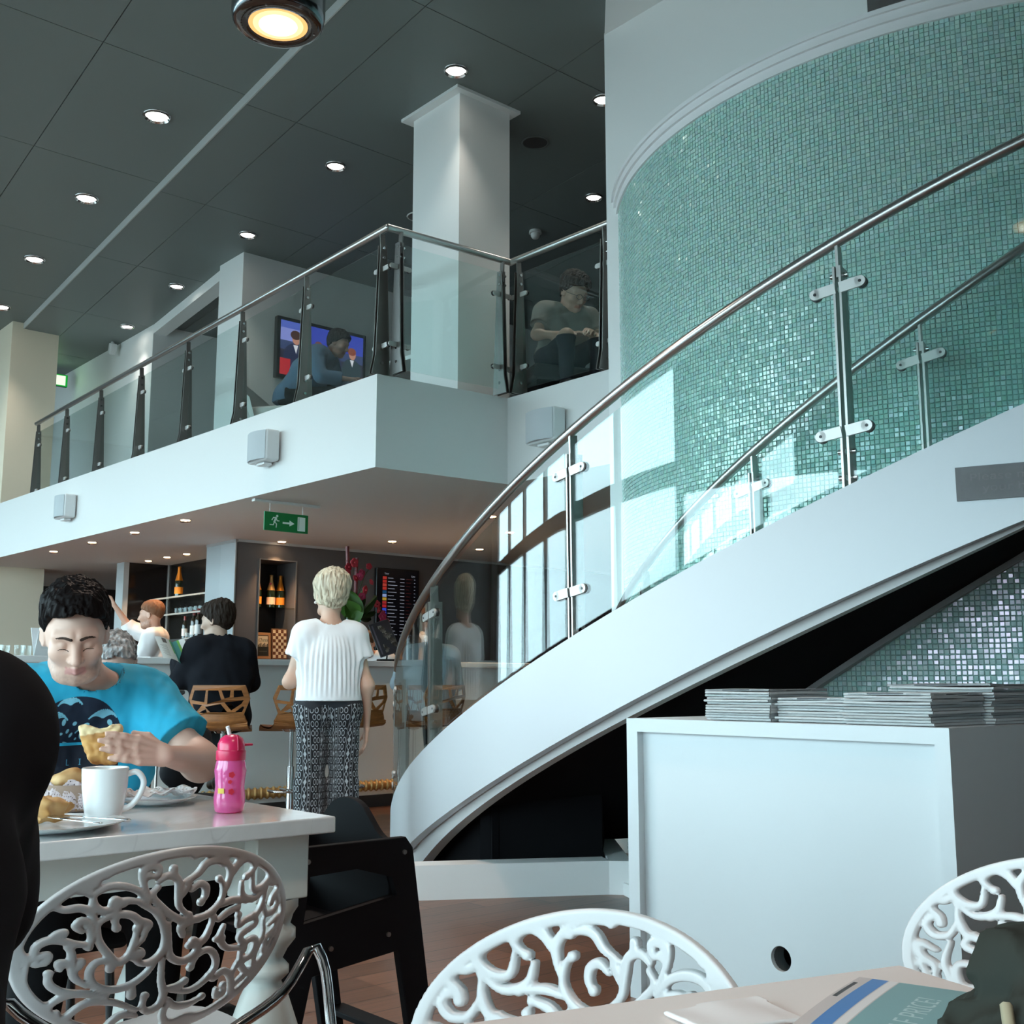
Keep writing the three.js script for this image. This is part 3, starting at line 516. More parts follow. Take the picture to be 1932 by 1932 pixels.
{
  const o = thing('menu_card', 'white menu card standing on the bar behind the blue shirted man', 'card', BW(2.86, 1.247, -8.5), A + .25);
  mesh('panel', merge([bx(.155, .21, .003, 0, .104, .03, .25), bx(.155, .21, .003, 0, .104, -.025, -.25)]), std([.78, .80, .82], .5), o);
  mesh('text_lines', merge([...Array(9)].map((_, i) => bx(.09 - (i % 3) * .02, .002, .0005, -.005, .06 + i * .014, .0325 - (i * .014 - .044) * .255, .25))), std([.45, .47, .5], .6), o);
}
// departures screen
{
  const o = thing('departures_screen', 'tall black departures screen on the bar wall', 'screen', BW(7.30, 1.38, -10.385), A);
  mesh('bezel', rb(.58, .94, .05, .008, 0, .47, .025), std([.012, .012, .014], .3), o);
  const cols = ['#c0392f', '#b8332c', '#c2463a', '#c23a30', '#1d4f7a', '#9db4e8', '#c9a33a', '#b23030', '#c02a33', '#3b57d8', '#2a3fd0', '#c03a3a', '#8fa0e0', '#c8b49a', '#a9c4ea', '#226a9a', '#b9cdf0', '#5f8f3a', '#b8433a', '#2a40c8', '#1f38d8'];
  const t = canvas(256, 416, (c, w, h) => { c.fillStyle = '#07070b'; c.fillRect(0, 0, w, h); c.fillStyle = '#c8ccd8'; c.font = '12px sans-serif'; c.fillText('Time', 40, 24); c.fillText('Gate', 212, 30); cols.forEach((k, i) => { const y = 34 + i * 18; c.fillStyle = k; c.fillRect(28, y, 26, 15); c.fillStyle = '#aab0c0'; c.fillRect(62, y + 6, 34 + (i * 13) % 30, 3); c.fillRect(140, y + 7, 28, 3); c.fillStyle = i > 11 ? '#aab0c0' : '#4a1c1c'; c.fillRect(178, y + 7, 40 - (i * 7) % 22, 3); c.fillStyle = '#9aa0b0'; c.fillRect(230, y + 7, 9, 3); }); });
  mesh('screen', grid(1, 1, (u, v) => V((u - .5) * .54, .02 + v * .90, .0512)), new THREE.MeshStandardMaterial({ color: 0x030303, roughness: .3, emissive: 0xffffff, emissiveMap: t, emissiveIntensity: .5 }), o);
}
// flowers
{
  const o = thing('flower_arrangement', 'glass vase with red orchids, green leaf and red bamboo canes on the bar', 'flowers', BW(5.60, 1.247, -8.62), A);
  mesh('vase', lathe([[0, 0], [.055, 0], [.058, .006], [.075, .42], [.070, .42], [.053, .012], [0, .012]], 28), phys([.75, .93, .90], .02, { transmission: 1, thickness: 0, ior: 1.5 }), o);
  const cane = std([.16, .025, .03], .4);
  for (const [x, z, h, lx] of [[-.07, 0, 1.03, -.02], [.0, .02, .93, .03]]) {
    const a = V(x * .3, .01, z), b = V(x + lx * .4, h, z); const parts = [bar(a, b, .017)];
    for (let k = 1; k < 5; k++) parts.push(put(new THREE.TorusGeometry(.017, .004, 6, 14).rotateX(Math.PI / 2), lerp(a.x, b.x, k / 4.6), lerp(a.y, b.y, k / 4.6), z));
    mesh('bamboo_cane', merge(parts), cane, o);
  }
  const leaf = (w, l, ang, tilt, x, y, z) => grid(8, 12, (u, v) => { const s = (u - .5) * 2, ww = w * Math.sin(Math.PI * (.08 + .92 * v)) ** .7; return V(s * ww, v * l, .05 * s * s - .10 * v * v); }).applyMatrix4(M4(x, y, z, tilt, 0, ang));
  const green = std([.07, .17, .03], .45, { side: THREE.DoubleSide }), green2 = std([.035, .07, .02], .5, { side: THREE.DoubleSide });
  mesh('leaf', leaf(.10, .28, .15, .25, -.05, .35, .06), green, o);
  mesh('leaf', leaf(.09, .2, 1.2, .9, -.02, .45, .08), green, o);
  for (const [a, t, l] of [[-.9, .4, .26], [-1.5, .3, .24], [-1.9, .5, .22], [-.5, -.3, .3], [.7, -.2, .25]]) mesh('leaf', leaf(.03, l, a, t, .02, .42, .03), green2, o);
  const petal = (s) => merge([0, 1, 2, 3, 4].map((k) => { const a = k * 1.2566; return sph(s * .62, Math.cos(a) * s * .55, Math.sin(a) * s * .55, 0, 1, 1, .3, 10); }).concat([sph(s * .25, 0, 0, s * .25, 1, 1, 1, 8)]));
  const rg = petal(.032), red = [std([.36, .015, .03], .5), std([.46, .03, .05], .5), std([.28, .01, .05], .5)];
  const spots = [[-.08, .84, .03], [-.03, .88, .05], [.06, .80, .04], [.14, .86, .03], [.17, .72, .03], [.03, .76, .05], [-.02, .74, .06], [.09, .64, .05], [.05, .58, .06], [.22, .52, .05], [.25, .47, .04], [.30, .44, .04], [.33, .36, .03], [.29, .34, .05], [.31, .26, .04], [.33, .20, .04], [-.18, .18, .08], [.27, .41, .07], [-.10, .78, .05]];
  spots.forEach(([x, y, z], i) => { const m = mesh('blossom', rg, red[i % 3], o); m.position.set(x, y, z); m.rotation.set(rr(-.5, .3), rr(-.6, .6), rr(0, 3)); m.scale.setScalar(rr(.8, 1.25)); });
  mesh('stem', merge([tube([[.0, .3, .02], [.03, .6, .03], [.1, .78, .03], [.16, .86, .03]], .004, 16, 5), tube([[.0, .3, .02], [.14, .52, .04], [.28, .46, .04], [.32, .2, .04]], .004, 16, 5), tube([[0, .3, .03], [-.12, .4, .06], [-.18, .18, .08]], .004, 12, 5)]), green2, o);
}
{
  const o = thing('brochure_stand', 'dark brochure leaning on an easel on the bar', 'stand', BW(5.86, 1.247, -8.5), A - .3);
  const t = canvas(128, 192, (c, w, h) => { c.fillStyle = '#2c2a30'; c.fillRect(0, 0, w, h); c.fillStyle = '#5a5560'; c.fillRect(10, 10, 10, h - 20); for (let i = 0; i < 40; i++) { const k = 40 + (i * 37) % 90; c.fillStyle = 'rgb(' + k + ',' + (k - 6) + ',' + (k - 14) + ')'; c.fillRect(34 + (i * 29) % 80, 20 + (i * 53) % 150, 8 + (i * 7) % 18, 6 + (i * 11) % 16); } });
  mesh('brochure', rb(.20, .32, .012, .002, 0, .21, 0, -.25, 0, .32), std([.08, .08, .09], .4), o);
  mesh('printed_cover', grid(1, 1, (u, v) => V((u - .5) * .19, (v - .5) * .31, .0068)).applyMatrix4(M4(0, .21, 0, -.25, 0, .32)), std(0xffffff, .35, { map: t }), o);
  mesh('easel', merge([bx(.16, .02, .10, .02, .012, .02), bx(.012, .2, .012, .05, .12, -.05, .3)]), M.black, o);
}
{
  const o = thing('champagne_flute', 'flute of pale champagne on the bar in front of the bartender', 'glass', BW(4.02, 1.247, -8.6));
  mesh('glass', lathe([[.03, 0], [.03, .003], [.004, .006], [.004, .08], [.016, .10], [.026, .15], [.024, .21]], 18), thinGlass, o);
  mesh('drink', lathe([[0, .095], [.013, .10], [.022, .14], [.023, .17], [0, .17]], 16), phys([.75, .48, .15], .1, { transmission: .6, thickness: 0 }), o);
  single('paper_sheet', rb(.30, .006, .21, .002, 0, .003, 0), std([.8, .82, .83], .5), 'white sheet lying on the bar beside the flute', 'paper', BW(3.72, 1.247, -8.45), A + .2);
}
// ---------- meshing of rounded bodies from distance fields ----------
const BK = 6;
function meshSDF(f, lo, hi, cell, paint) {   // naive surface nets; blocks far from the surface are skipped
  const n = [0, 1, 2].map((k) => Math.ceil((hi[k] - lo[k]) / cell / BK) * BK + 1), [nx, ny, nz_] = n;
  const val = new Float32Array(nx * ny * nz_).fill(1e3), at = (i, j, k) => i + nx * (j + ny * k);
  const h = BK * cell / 2 * 1.7321 * 1.45 + cell;
  const P = (i, j, k) => [lo[0] + i * cell, lo[1] + j * cell, lo[2] + k * cell];
  const act = [];
  for (let bk = 0; bk < nz_ - 1; bk += BK) for (let bj = 0; bj < ny - 1; bj += BK) for (let bi = 0; bi < nx - 1; bi += BK) {
    const c = P(bi + BK / 2, bj + BK / 2, bk + BK / 2), d = f(c[0], c[1], c[2]);
    if (Math.abs(d) > h) { if (d < 0) for (let k = bk; k <= bk + BK; k++) for (let j = bj; j <= bj + BK; j++) for (let i = bi; i <= bi + BK; i++) if (val[at(i, j, k)] === 1e3) val[at(i, j, k)] = -1e3; continue; }
    act.push([bi, bj, bk]);
    for (let k = bk; k <= bk + BK; k++) for (let j = bj; j <= bj + BK; j++) for (let i = bi; i <= bi + BK; i++) { const q = at(i, j, k); if (Math.abs(val[q]) === 1e3) { const p = P(i, j, k); val[q] = f(p[0], p[1], p[2]); } }
  }
  const id = new Int32Array(nx * ny * nz_).fill(-1), pos = [], idx = [], cells = [];
  for (const [bi, bj, bk] of act) for (let k = bk; k < bk + BK; k++) for (let j = bj; j < bj + BK; j++) for (let i = bi; i < bi + BK; i++) {
    const v = []; let m = 0; for (let q = 0; q < 8; q++) { const w = val[at(i + (q & 1), j + (q >> 1 & 1), k + (q >> 2))]; v.push(w); if (w < 0) m |= 1 << q; }
    if (m === 0 || m === 255) continue;
    let sx = 0, sy = 0, sz = 0, c = 0;
    for (let a = 0; a < 8; a++) for (const b of [a | 1, a | 2, a | 4]) if (b !== a && (v[a] < 0) !== (v[b] < 0)) { const t = v[a] / (v[a] - v[b]); sx += (a & 1) + t * ((b & 1) - (a & 1)); sy += (a >> 1 & 1) + t * ((b >> 1 & 1) - (a >> 1 & 1)); sz += (a >> 2) + t * ((b >> 2) - (a >> 2)); c++; }
    id[at(i, j, k)] = pos.length / 3; pos.push(lo[0] + (i + sx / c) * cell, lo[1] + (j + sy / c) * cell, lo[2] + (k + sz / c) * cell); cells.push(i, j, k);
  }
  for (let q = 0; q < cells.length; q += 3) {
    const i = cells[q], j = cells[q + 1], k = cells[q + 2], s0 = val[at(i, j, k)] < 0;
    const quad = (a, b, c, d, fl) => { if (a < 0 || b < 0 || c < 0 || d < 0) return; fl ? idx.push(a, b, c, a, c, d) : idx.push(a, c, b, a, d, c); };
    if (j && k && s0 !== val[at(i + 1, j, k)] < 0) quad(id[at(i, j - 1, k - 1)], id[at(i, j, k - 1)], id[at(i, j, k)], id[at(i, j - 1, k)], s0);
    if (i && k && s0 !== val[at(i, j + 1, k)] < 0) quad(id[at(i - 1, j, k - 1)], id[at(i - 1, j, k)], id[at(i, j, k)], id[at(i, j, k - 1)], s0);
    if (i && j && s0 !== val[at(i, j, k + 1)] < 0) quad(id[at(i - 1, j - 1, k)], id[at(i, j - 1, k)], id[at(i, j, k)], id[at(i - 1, j, k)], s0);
  }
  const nor = new Float32Array(pos.length), e = cell * .6;
  for (let q = 0; q < pos.length; q += 3) {
    const x = pos[q], y = pos[q + 1], z = pos[q + 2]; let a = f(x + e, y, z) - f(x - e, y, z), b = f(x, y + e, z) - f(x, y - e, z), c = f(x, y, z + e) - f(x, y, z - e); const l = Math.hypot(a, b, c) || 1;
    nor[q] = a / l; nor[q + 1] = b / l; nor[q + 2] = c / l;
  }
  const g = new THREE.BufferGeometry();
  g.setAttribute('position', new THREE.Float32BufferAttribute(pos, 3)); g.setAttribute('normal', new THREE.BufferAttribute(nor, 3)); g.setIndex(idx);
  g.setAttribute('uv', new THREE.BufferAttribute(new Float32Array(pos.length / 3 * 2), 2));
  if (paint) { const col = new Float32Array(pos.length); for (let q = 0; q < pos.length; q += 3) { const c = paint(pos[q], pos[q + 1], pos[q + 2]); col[q] = c[0]; col[q + 1] = c[1]; col[q + 2] = c[2]; } g.setAttribute('color', new THREE.BufferAttribute(col, 3)); }
  return g;
}
const smin = (a, b, k) => { const h = Math.max(k - Math.abs(a - b), 0) / k; return Math.min(a, b) - h * h * k * .25; };
const smax = (a, b, k) => -smin(-a, -b, k);
const caps = (x, y, z, a, b, r0, r1) => { const bx_ = b[0] - a[0], by = b[1] - a[1], bz = b[2] - a[2], px = x - a[0], py = y - a[1], pz = z - a[2]; const t = clamp((px * bx_ + py * by + pz * bz) / (bx_ * bx_ + by * by + bz * bz)); return Math.hypot(px - bx_ * t, py - by * t, pz - bz * t) - (r0 + (r1 - r0) * t); };
const ell = (x, y, z, c, r) => { const a = (x - c[0]) / r[0], b = (y - c[1]) / r[1], d = (z - c[2]) / r[2], k = Math.hypot(a, b, d); return (k - 1) * Math.min(r[0], r[1], r[2]) * (k < 1 ? 1 : .5 + .5 * Math.min(1, k)) ; };

// ---------- white scroll chairs ----------
const SCROLL = [
[-24,50,-29,70,-29,80,-24,83,-19,80,-21,73,-26,74],
[-24,46,-32,60,-44,66,-52,65,-59,59,-65,63],
[-59,59,-62,66,-57,69,-59,76,-52,78],
[-58,56,-57,48,-52,42,-45,43],
[-29,48,-39,50,-44,44,-44,34,-42,23],
[-47,47,-45,52,-40,48],
[-54,28,-50,34,-43,37,-34,35,-28,28,-22,24,-24,17,-25,9,-29,4],
[-25,-2,-24,-7,-29,-5],
[-55,31,-59,42,-65,46,-74,45,-83,52],
[-62,22,-66,28,-63,33,-58,26,-56,14,-57,6],
[-57,8,-65,10,-73,14,-80,15,-86,9,-87,-3,-91,-2],
[-80,15,-75,21,-72,22],
[-87,-3,-79,0,-80,-7,-85,-8],
[-54,30,-52,13,-46,-1,-38,-13,-33,-9,-30,5,-29,21],
[-29,46,-18,35,-11,18,-9,-1,-14,-14,-23,-17,-29,-9],
[-9,23,-7,4,-4,-13,5,-21,13,-17,16,-6,11,1,9,-5],
[-18,62,-22,54,-16,42,-8,31,2,23,13,23,23,28,30,41,29,57,26,62],
[-19,67,-13,72,-6,68,-4,55,-3,40,5,28],
[-9,71,-9,79],
[-3,48,2,61],
[0,64,9,71,14,80,21,82,28,78],
[5,54,11,60,16,55,16,46,13,40],
[30,44,34,57,35,69,30,80,18,90,5,90],
[37,65,42,75,52,81],
[3,6,1,17,13,23],
[13,-6,20,-1,25,21],
[-13,-14,-18,-27,-28,-39,-41,-41,-51,-33,-54,-20,-51,-11,-44,-11,-42,-19],
[-54,-35,-62,-25,-65,-11,-66,0,-68,7],
[-71,-16,-72,-9,-67,-10],
[-61,-15,-60,-9],
[-59,-41,-69,-38,-76,-29,-77,-19],
[-9,-15,-7,-38,-3,-56,-5,-67,-12,-71,-16,-65,-16,-53],
[-2,-49,5,-49,11,-44],
[2,-52,17,-56,28,-47,34,-34,31,-21,25,-14,17,-17,13,-30],
[-41,-48,-54,-43,-65,-43,-74,-54,-75,-67],
[-20,-67,-37,-55,-52,-53,-62,-66,-65,-75],
[-19,-74,-29,-71,-35,-78,-39,-89],
[-68,-60,-69,-68,-63,-75],
[1,-61,7,-70,18,-72,28,-67],
[1,-66,0,-80,6,-89,18,-85,30,-89],
[-90,-10,-90,-28,-84,-43,-76,-53],
[-100,6,-94,3,-91,-6],
[-26,-41,-25,-51],
[35,67,44,79,53,78,57,68,50,59],
[56,61,58,44,66,43,74,52,75,63,70,72],
[46,54,48,40,56,33,63,34,71,43],
[71,43,70,27,65,14,54,10,48,6,47,18],
[61,15,66,4,51,-7,58,-19,58,-24],
[71,24,75,12,83,11,88,20,85,28],
[85,49,79,45,74,49],
[87,37,81,28,80,22],
[35,10,33,-2,39,-15,58,-22],
[55,-26,57,-35,65,-35,69,-24,68,-15,59,-16,58,-24],
[74,5,76,-14,71,-32,72,-47,79,-44,85,-26,89,-16],
[81,-4,91,2,89,-10,81,-18,80,-31],
[29,-43,34,-49,42,-43,50,-52,54,-69,52,-86,45,-92,39,-98],
[39,-62,41,-71,47,-69,45,-60],
[51,-49,55,-38,62,-48,71,-55,78,-52],
[57,-62,68,-53],
[29,33,39,36,52,33],
[29,17,37,24,45,27],
[29,-4,35,-4]
];
M.chair = phys([.70, .66, .65], .32, { clearcoat: .3, clearcoatRoughness: .2 });
const AX = .222, BY = .142;
function chairBackGeo() {
  const cellP = .0024, pad = .03, w = Math.ceil((AX + pad) * 2 / cellP) + 1, h = Math.ceil((BY + pad) * 2 / cellP) + 1, D = new Float32Array(w * h);
  const segs = [];
  for (const s of SCROLL) {
    const pts = []; for (let i = 0; i < s.length; i += 2) pts.push(V(s[i] / 100 * AX, s[i + 1] / 100 * BY, 0));
    const c = curve(pts), n = Math.max(6, pts.length * 4), len = c.getLength();
    for (let i = 0; i < n; i++) { const a = c.getPoint(i / n), b = c.getPoint((i + 1) / n), t = i / n; const r = .0036 + .0020 * Math.sin(Math.PI * Math.min(1, t * 1.1)); segs.push([a.x, a.y, b.x, b.y, r]); }
    const e = pts[pts.length - 1]; segs.push([e.x, e.y, e.x + 1e-4, e.y, .0062]);
  }
  for (let j = 0; j < h; j++) for (let i = 0; i < w; i++) {
    const x = -AX - pad + i * cellP, y = -BY - pad + j * cellP; let d = 1;
    for (const [ax, ay, bx_, by, r] of segs) { const dx = bx_ - ax, dy = by - ay, t = clamp(((x - ax) * dx + (y - ay) * dy) / (dx * dx + dy * dy)); const q = Math.hypot(x - ax - dx * t, y - ay - dy * t) - r; if (q < d) d = smin(d, q, .0025); }
    const k = Math.hypot(x / AX, y / BY), g = Math.hypot(x / (AX * AX), y / (BY * BY)), e = k * (k - 1) / Math.max(g, 1e-3);   // distance to the oval rim
    const rim = Math.abs(e + .0075) - .0075; D[j * w + i] = Math.max(Math.min(smin(d, rim, .005), .03), e);
  }
  const look = (x, y) => { const i = clamp((x + AX + pad) / cellP, 0, w - 1.001), j = clamp((y + BY + pad) / cellP, 0, h - 1.001), a = Math.floor(i), b = Math.floor(j), u = i - a, v = j - b; return lerp(lerp(D[b * w + a], D[b * w + a + 1], u), lerp(D[(b + 1) * w + a], D[(b + 1) * w + a + 1], u), v); };
  const re = .0035, th = .0065;
  const g = meshSDF((x, y, z) => { const a = look(x, y) + re, b = Math.abs(z) - th + re; return Math.min(Math.max(a, b), 0) + Math.hypot(Math.max(a, 0), Math.max(b, 0)) - re; }, [-AX - .01, -BY - .01, -.012], [AX + .01, BY + .01, .012], .0028);
  return g;
}
function bendBack(g) {   // wrap the flat back round the sitter and lean it
  const p = g.attributes.position, n = g.attributes.normal;
  for (let i = 0; i < p.count; i++) { const x = p.getX(i), y = p.getY(i), s = -2 * 1.5 * x; p.setZ(i, p.getZ(i) - 1.5 * x * x + y * .28 - y * y * .9); const a = V(n.getX(i) , n.getY(i), n.getZ(i)); const nz2 = a.z; a.x -= nz2 * s; a.y -= nz2 * (.28 - 1.8 * y); a.normalize(); n.setXYZ(i, a.x, a.y, a.z); }
  return g;
}
function seatShell() {
  return grid(24, 20, (u, v) => { const a = (u - .5) * 2, k = .225 * Math.sqrt(Math.max(0, 1 - Math.pow(Math.abs(v * 2 - 1), 3.2))) + .02; const x = a * k, z = lerp(.02, -.42, v); return V(x, .455 + .5 * x * x - .03 * Math.sin(Math.PI * v) + (v > .9 ? -(v - .9) * .3 : 0), z); });
}
const backGeo = bendBack(chairBackGeo());
function scrollChair(label, pos, turn, group) {
  const o = thing('scroll_chair', label, 'chair', pos, turn, group);
  mesh('backrest', backGeo, M.chair, o).position.set(0, .665, .03);
  const s = seatShell(), s2 = s.clone().translate(0, -.012, 0);
  mesh('seat', merge([s, s2]), phys([.70, .66, .65], .32, { clearcoat: .3, side: THREE.DoubleSide }), o);
  for (const sx of [-1, 1]) {
    mesh('leg', tube([[sx * .17, .43, -.36], [sx * .195, .40, -.40], [sx * .225, .01, -.44]], .009, 14, 10), M.chrome, o);
    mesh('leg', tube([[sx * .08, .530, .055], [sx * .17, .565, .045], [sx * .225, .605, .02], [sx * .245, .625, .015], [sx * .258, .60, .025], [sx * .265, .52, .04], [sx * .285, .01, .10]], .009, 40, 10), M.chrome, o);
  }
  mesh('seat_frame', tube([[-.17, .43, -.36], [-.18, .435, -.1], [-.08, .528, .055], [0, .522, .06], [.08, .528, .055], [.18, .435, -.1], [.17, .43, -.36]], .008, 40, 8), M.chrome, o);
  return o;
}
{
  scrollChair('white scroll backed chair in front of the blue shirted man, seen from behind', BW(.785, 0, -1.70), A, 'white scroll backed chairs');
  scrollChair('white scroll backed chair across the near table, facing the camera', V(.085, 0, -1.235), Math.PI - .70, 'white scroll backed chairs');
  scrollChair('white scroll backed chair at the right picture edge behind the dark jacket', V(.755, 0, -1.62), Math.PI - .93, 'white scroll backed chairs');
}
// ---------- dining tables ----------
const marble = tex(512, 512, (u, v) => { const w = tn(u, v, 5, 1) * 1.6, k = Math.abs(Math.sin((u + v * .6) * 9 + w * 4)); const vein = k < .05 ? (1 - k / .05) * .07 * clamp(tn(u, v, 8, 4) + .6) : 0; const b = .96 - vein + tn(u, v, 30, 6) * .02; return [244 * b, 245 * b, 244 * b]; });
const legProf = [[.0, .0], [.045, .0], [.05, .02], [.03, .04], [.034, .06], [.028, .075], [.05, .11], [.078, .18], [.085, .25], [.078, .32], [.05, .40], [.034, .43], [.05, .445], [.05, .46], [.036, .475], [.046, .495], [.062, .515], [.062, .535], [.05, .545], [.056, .565], [.066, .58], [.066, .60]];
function diningTable(label, pos, turn, w, d, top) {
  const o = thing('dining_table', label, 'table', pos, turn);
  mesh('table_top', uvm(rb(w, .034, d, .004, 0, .753, 0), 1.2), top, o);
  const cream = std([.72, .73, .68], .4), lx = w / 2 - .095, lz = d / 2 - .115;
  mesh('apron', merge([bx(w - .25, .085, .02, 0, .692, lz), bx(w - .25, .085, .02, 0, .692, -lz), bx(.02, .085, d - .25, lx, .692, 0), bx(.02, .085, d - .25, -lx, .692, 0)]), cream, o);
  for (const sx of [-1, 1]) for (const sz of [-1, 1]) {
    const l = mesh('leg', lathe(legProf, 32), cream, o); l.position.set(sx * lx, 0, sz * lz);
    mesh('leg_block', rb(.125, .136, .125, .004, 0, .668, 0), cream, l);
  }
  return o;
}
M.marble = phys(0xffffff, .16, { map: marble, clearcoat: .5, clearcoatRoughness: .05 });
M.cloth = phys([.80, .68, .63], .4);
diningTable('white marble topped table where the blue shirted man eats', BW(.635, 0, -2.52), A, 1.42, .80, M.marble);
diningTable('pale topped table in the right foreground under the magazine', BW(.60, 0, -.343), A - .285, .75, .85, M.cloth);
// ---------- high chair ----------
{
  const o = thing('high_chair', 'black wooden high chair beside the table end', 'high chair', BW(1.56, 0, -2.62), A);
  const bk = phys([.008, .008, .010], .7, { specularIntensity: .35 });
  const side = () => {
    const s = new THREE.Shape([[-.135, .665], [.165, .665], [.185, .64], [.285, 0], [.225, 0], [.15, .40], [-.10, .375], [-.185, 0], [-.235, 0], [-.155, .60]].map((p) => new THREE.Vector2(...p)));
    s.holes.push(new THREE.Path([[-.11, .60], [.02, .605], [.125, .575], [.14, .53], [-.125, .495]].map((p) => new THREE.Vector2(...p))));
    return new THREE.ExtrudeGeometry(s, { depth: .02, bevelEnabled: true, bevelSize: .003, bevelThickness: .003, bevelSegments: 2 });
  };
  for (const z of [.215, -.215]) {
    const p = mesh('side_frame', put(side(), 0, 0, z - .01), bk, o);
    for (const [x, y] of [[-.118, .635], [.16, .632], [-.05, .43], [.115, .44], [-.17, .12], [.22, .2]]) mesh('bolt', cy(.006, .006, .008, x, y, z + .014, Math.PI / 2, 0, 0, 10), M.satin, p);
  }
  const crest = new THREE.Shape(); crest.moveTo(-.2, .40); crest.lineTo(-.2, .655); crest.bezierCurveTo(-.15, .66, -.13, .685, -.09, .72); crest.bezierCurveTo(-.05, .76, .05, .76, .09, .72); crest.bezierCurveTo(.13, .685, .15, .66, .2, .655); crest.lineTo(.2, .40);
  mesh('backrest', put(new THREE.ExtrudeGeometry(crest, { depth: .015, bevelEnabled: true, bevelSize: .002, bevelThickness: .002, bevelSegments: 1 }), .135, 0, 0, 0, Math.PI / 2, 0), bk, o);
  mesh('seat', rb(.29, .018, .40, .004, .0, .44, 0), bk, o);
  mesh('front_bar', merge([rb(.02, .06, .41, .004, -.13, .63, 0), rb(.02, .25, .05, .004, -.12, .52, 0)]), bk, o);
  mesh('footrest', rb(.12, .016, .41, .004, -.14, .22, 0), bk, o);
  mesh('stretcher', merge([rb(.06, .016, .41, .004, .24, .16, 0), rb(.055, .45, .018, .003, .04, .21, -.19)]), bk, o);
}
// ---------- white cabinet with newspapers ----------
{
  const o = thing('cabinet', 'white cabinet with recessed front panel carrying newspapers', 'cabinet', BW(2.95, 0, -2.18), A);
  const L = .60, H = .93, D = .62, t = .045, wm = std([.60, .63, .64], .38);
  mesh('frame', merge([bx(.03, H, .05, .015, H / 2, -L + .025), bx(.03, H, .045, .015, H / 2, L - .0225), bx(.03, .045, 2 * L - .095, .015, H - .0225, .0025)]), wm, o);
  // recessed panel with the round cable hole
  const s = new THREE.Shape([[-L + .05, .03], [L - .045, .03], [L - .045, H - .045], [-L + .05, H - .045]].map((p) => new THREE.Vector2(...p)));
  const hole = new THREE.Path(); hole.absarc(.0, .222, .037, 0, Math.PI * 2, true); s.holes.push(hole);
  const g = new THREE.ExtrudeGeometry(s, { depth: .018, bevelEnabled: false, curveSegments: 24 }); g.rotateY(Math.PI / 2); g.scale(1, 1, -1);
  { const ix = g.index; if (!ix) { const p = g.attributes.position.array, n = g.attributes.normal.array; for (let i = 0; i < p.length; i += 9) for (let k = 0; k < 3; k++) { let q = p[i + 3 + k]; p[i + 3 + k] = p[i + 6 + k]; p[i + 6 + k] = q; q = n[i + 3 + k]; n[i + 3 + k] = n[i + 6 + k]; n[i + 6 + k] = q; } } }
  mesh('front_panel', put(g, .03, 0, 0), wm, o);
  mesh('hole_sleeve', put(new THREE.CylinderGeometry(.037, .037, .05, 28, 1, true), .07, .222, 0, 0, 0, Math.PI / 2), std([.1, .11, .11], .5, { side: THREE.DoubleSide }), o);
  for (const k of [-1, 1]) mesh('end_panel', bx(D, H, .02, .03 + D / 2 - .001, H / 2, k * (L - .0105)), wm, o);
  mesh('top', bx(D, .02, 2 * L - .04, .03 + D / 2, H - .0105, 0), wm, o);
  mesh('back_panel', bx(.012, H, 2 * L - .04, D + .02, H / 2, 0), std([.05, .05, .05], .7), o);
}
const newsTex = [0, 1].map((q) => canvas(256, 256, (c, w, h) => { c.fillStyle = q ? '#8d8f90' : '#b9bcbc'; c.fillRect(0, 0, w, h); c.fillStyle = '#33353a'; c.fillRect(14, 12, 170, 22); for (let i = 0; i < 4; i++) for (let j = 0; j < 24; j++) { c.fillStyle = '#6d7074'; c.fillRect(14 + i * 58, 60 + j * 8, 50 - (j * 7 + i * 3) % 14, 3); } c.fillStyle = '#4a4d52'; c.fillRect(72, 70, 108, 80); }));
function newsStack(Zc, len, dep, n, th, dx, label, y0 = .93) {
  const o = thing('newspaper_stack', label, 'newspapers', BW(3.0 + dx, y0 + .001, Zc), A, 'newspaper stacks on the cabinet');
  const paper = [std([.44, .45, .45], .85), std([.50, .51, .51], .85), std([.38, .39, .39], .85)];
  for (let i = 0; i < n; i++) {
    const jx = rr(-.008, .010), jz = rr(-.008, .008), ph = rr(0, 6), amp = rr(.0005, .002);
    const f = (top) => grid(10, 6, (u, v) => V(jx + u * dep, i * th + (top ? th * .93 : .0004) + amp * Math.sin(u * 5 + v * 4 + ph) * (i / n), jz + (v - .5) * len));
    const fold = grid(8, 4, (u, v) => { const a = lerp(-Math.PI / 2, Math.PI / 2, v); return V(jx - Math.cos(a) * th * .5, i * th + th * .48 + Math.sin(a) * th * .45 + amp * Math.sin(u * 4 + ph) * (i / n), jz + (u - .5) * len); });
    const rim = (s) => grid(10, 1, (u, v) => V(jx + u * dep, i * th + lerp(.0004, th * .93, v) + amp * Math.sin(u * 5 + (s > 0 ? 4 : 0) + ph) * (i / n), jz + s * len / 2));
    mesh('newspaper', merge([f(true), f(false), fold, rim(1), rim(-1)]), i === n - 1 ? std(0xffffff, .8, { map: newsTex[i % 2] }) : paper[i % 3], o);
  }
  return o;
}
newsStack(-2.34, .26, .32, 12, .0085, .01, 'newspaper stack at the left end of the cabinet, curling on top');
newsStack(-2.07, .26, .30, 9, .0085, .035, 'lower newspaper stack between the two taller ones');
newsStack(-1.795, .28, .30, 11, .0085, .0, 'front right newspaper stack with fanned pale edges');
newsStack(-1.80, .34, .30, 14, .0085, .315, 'rear newspaper stack rising behind the front right one');
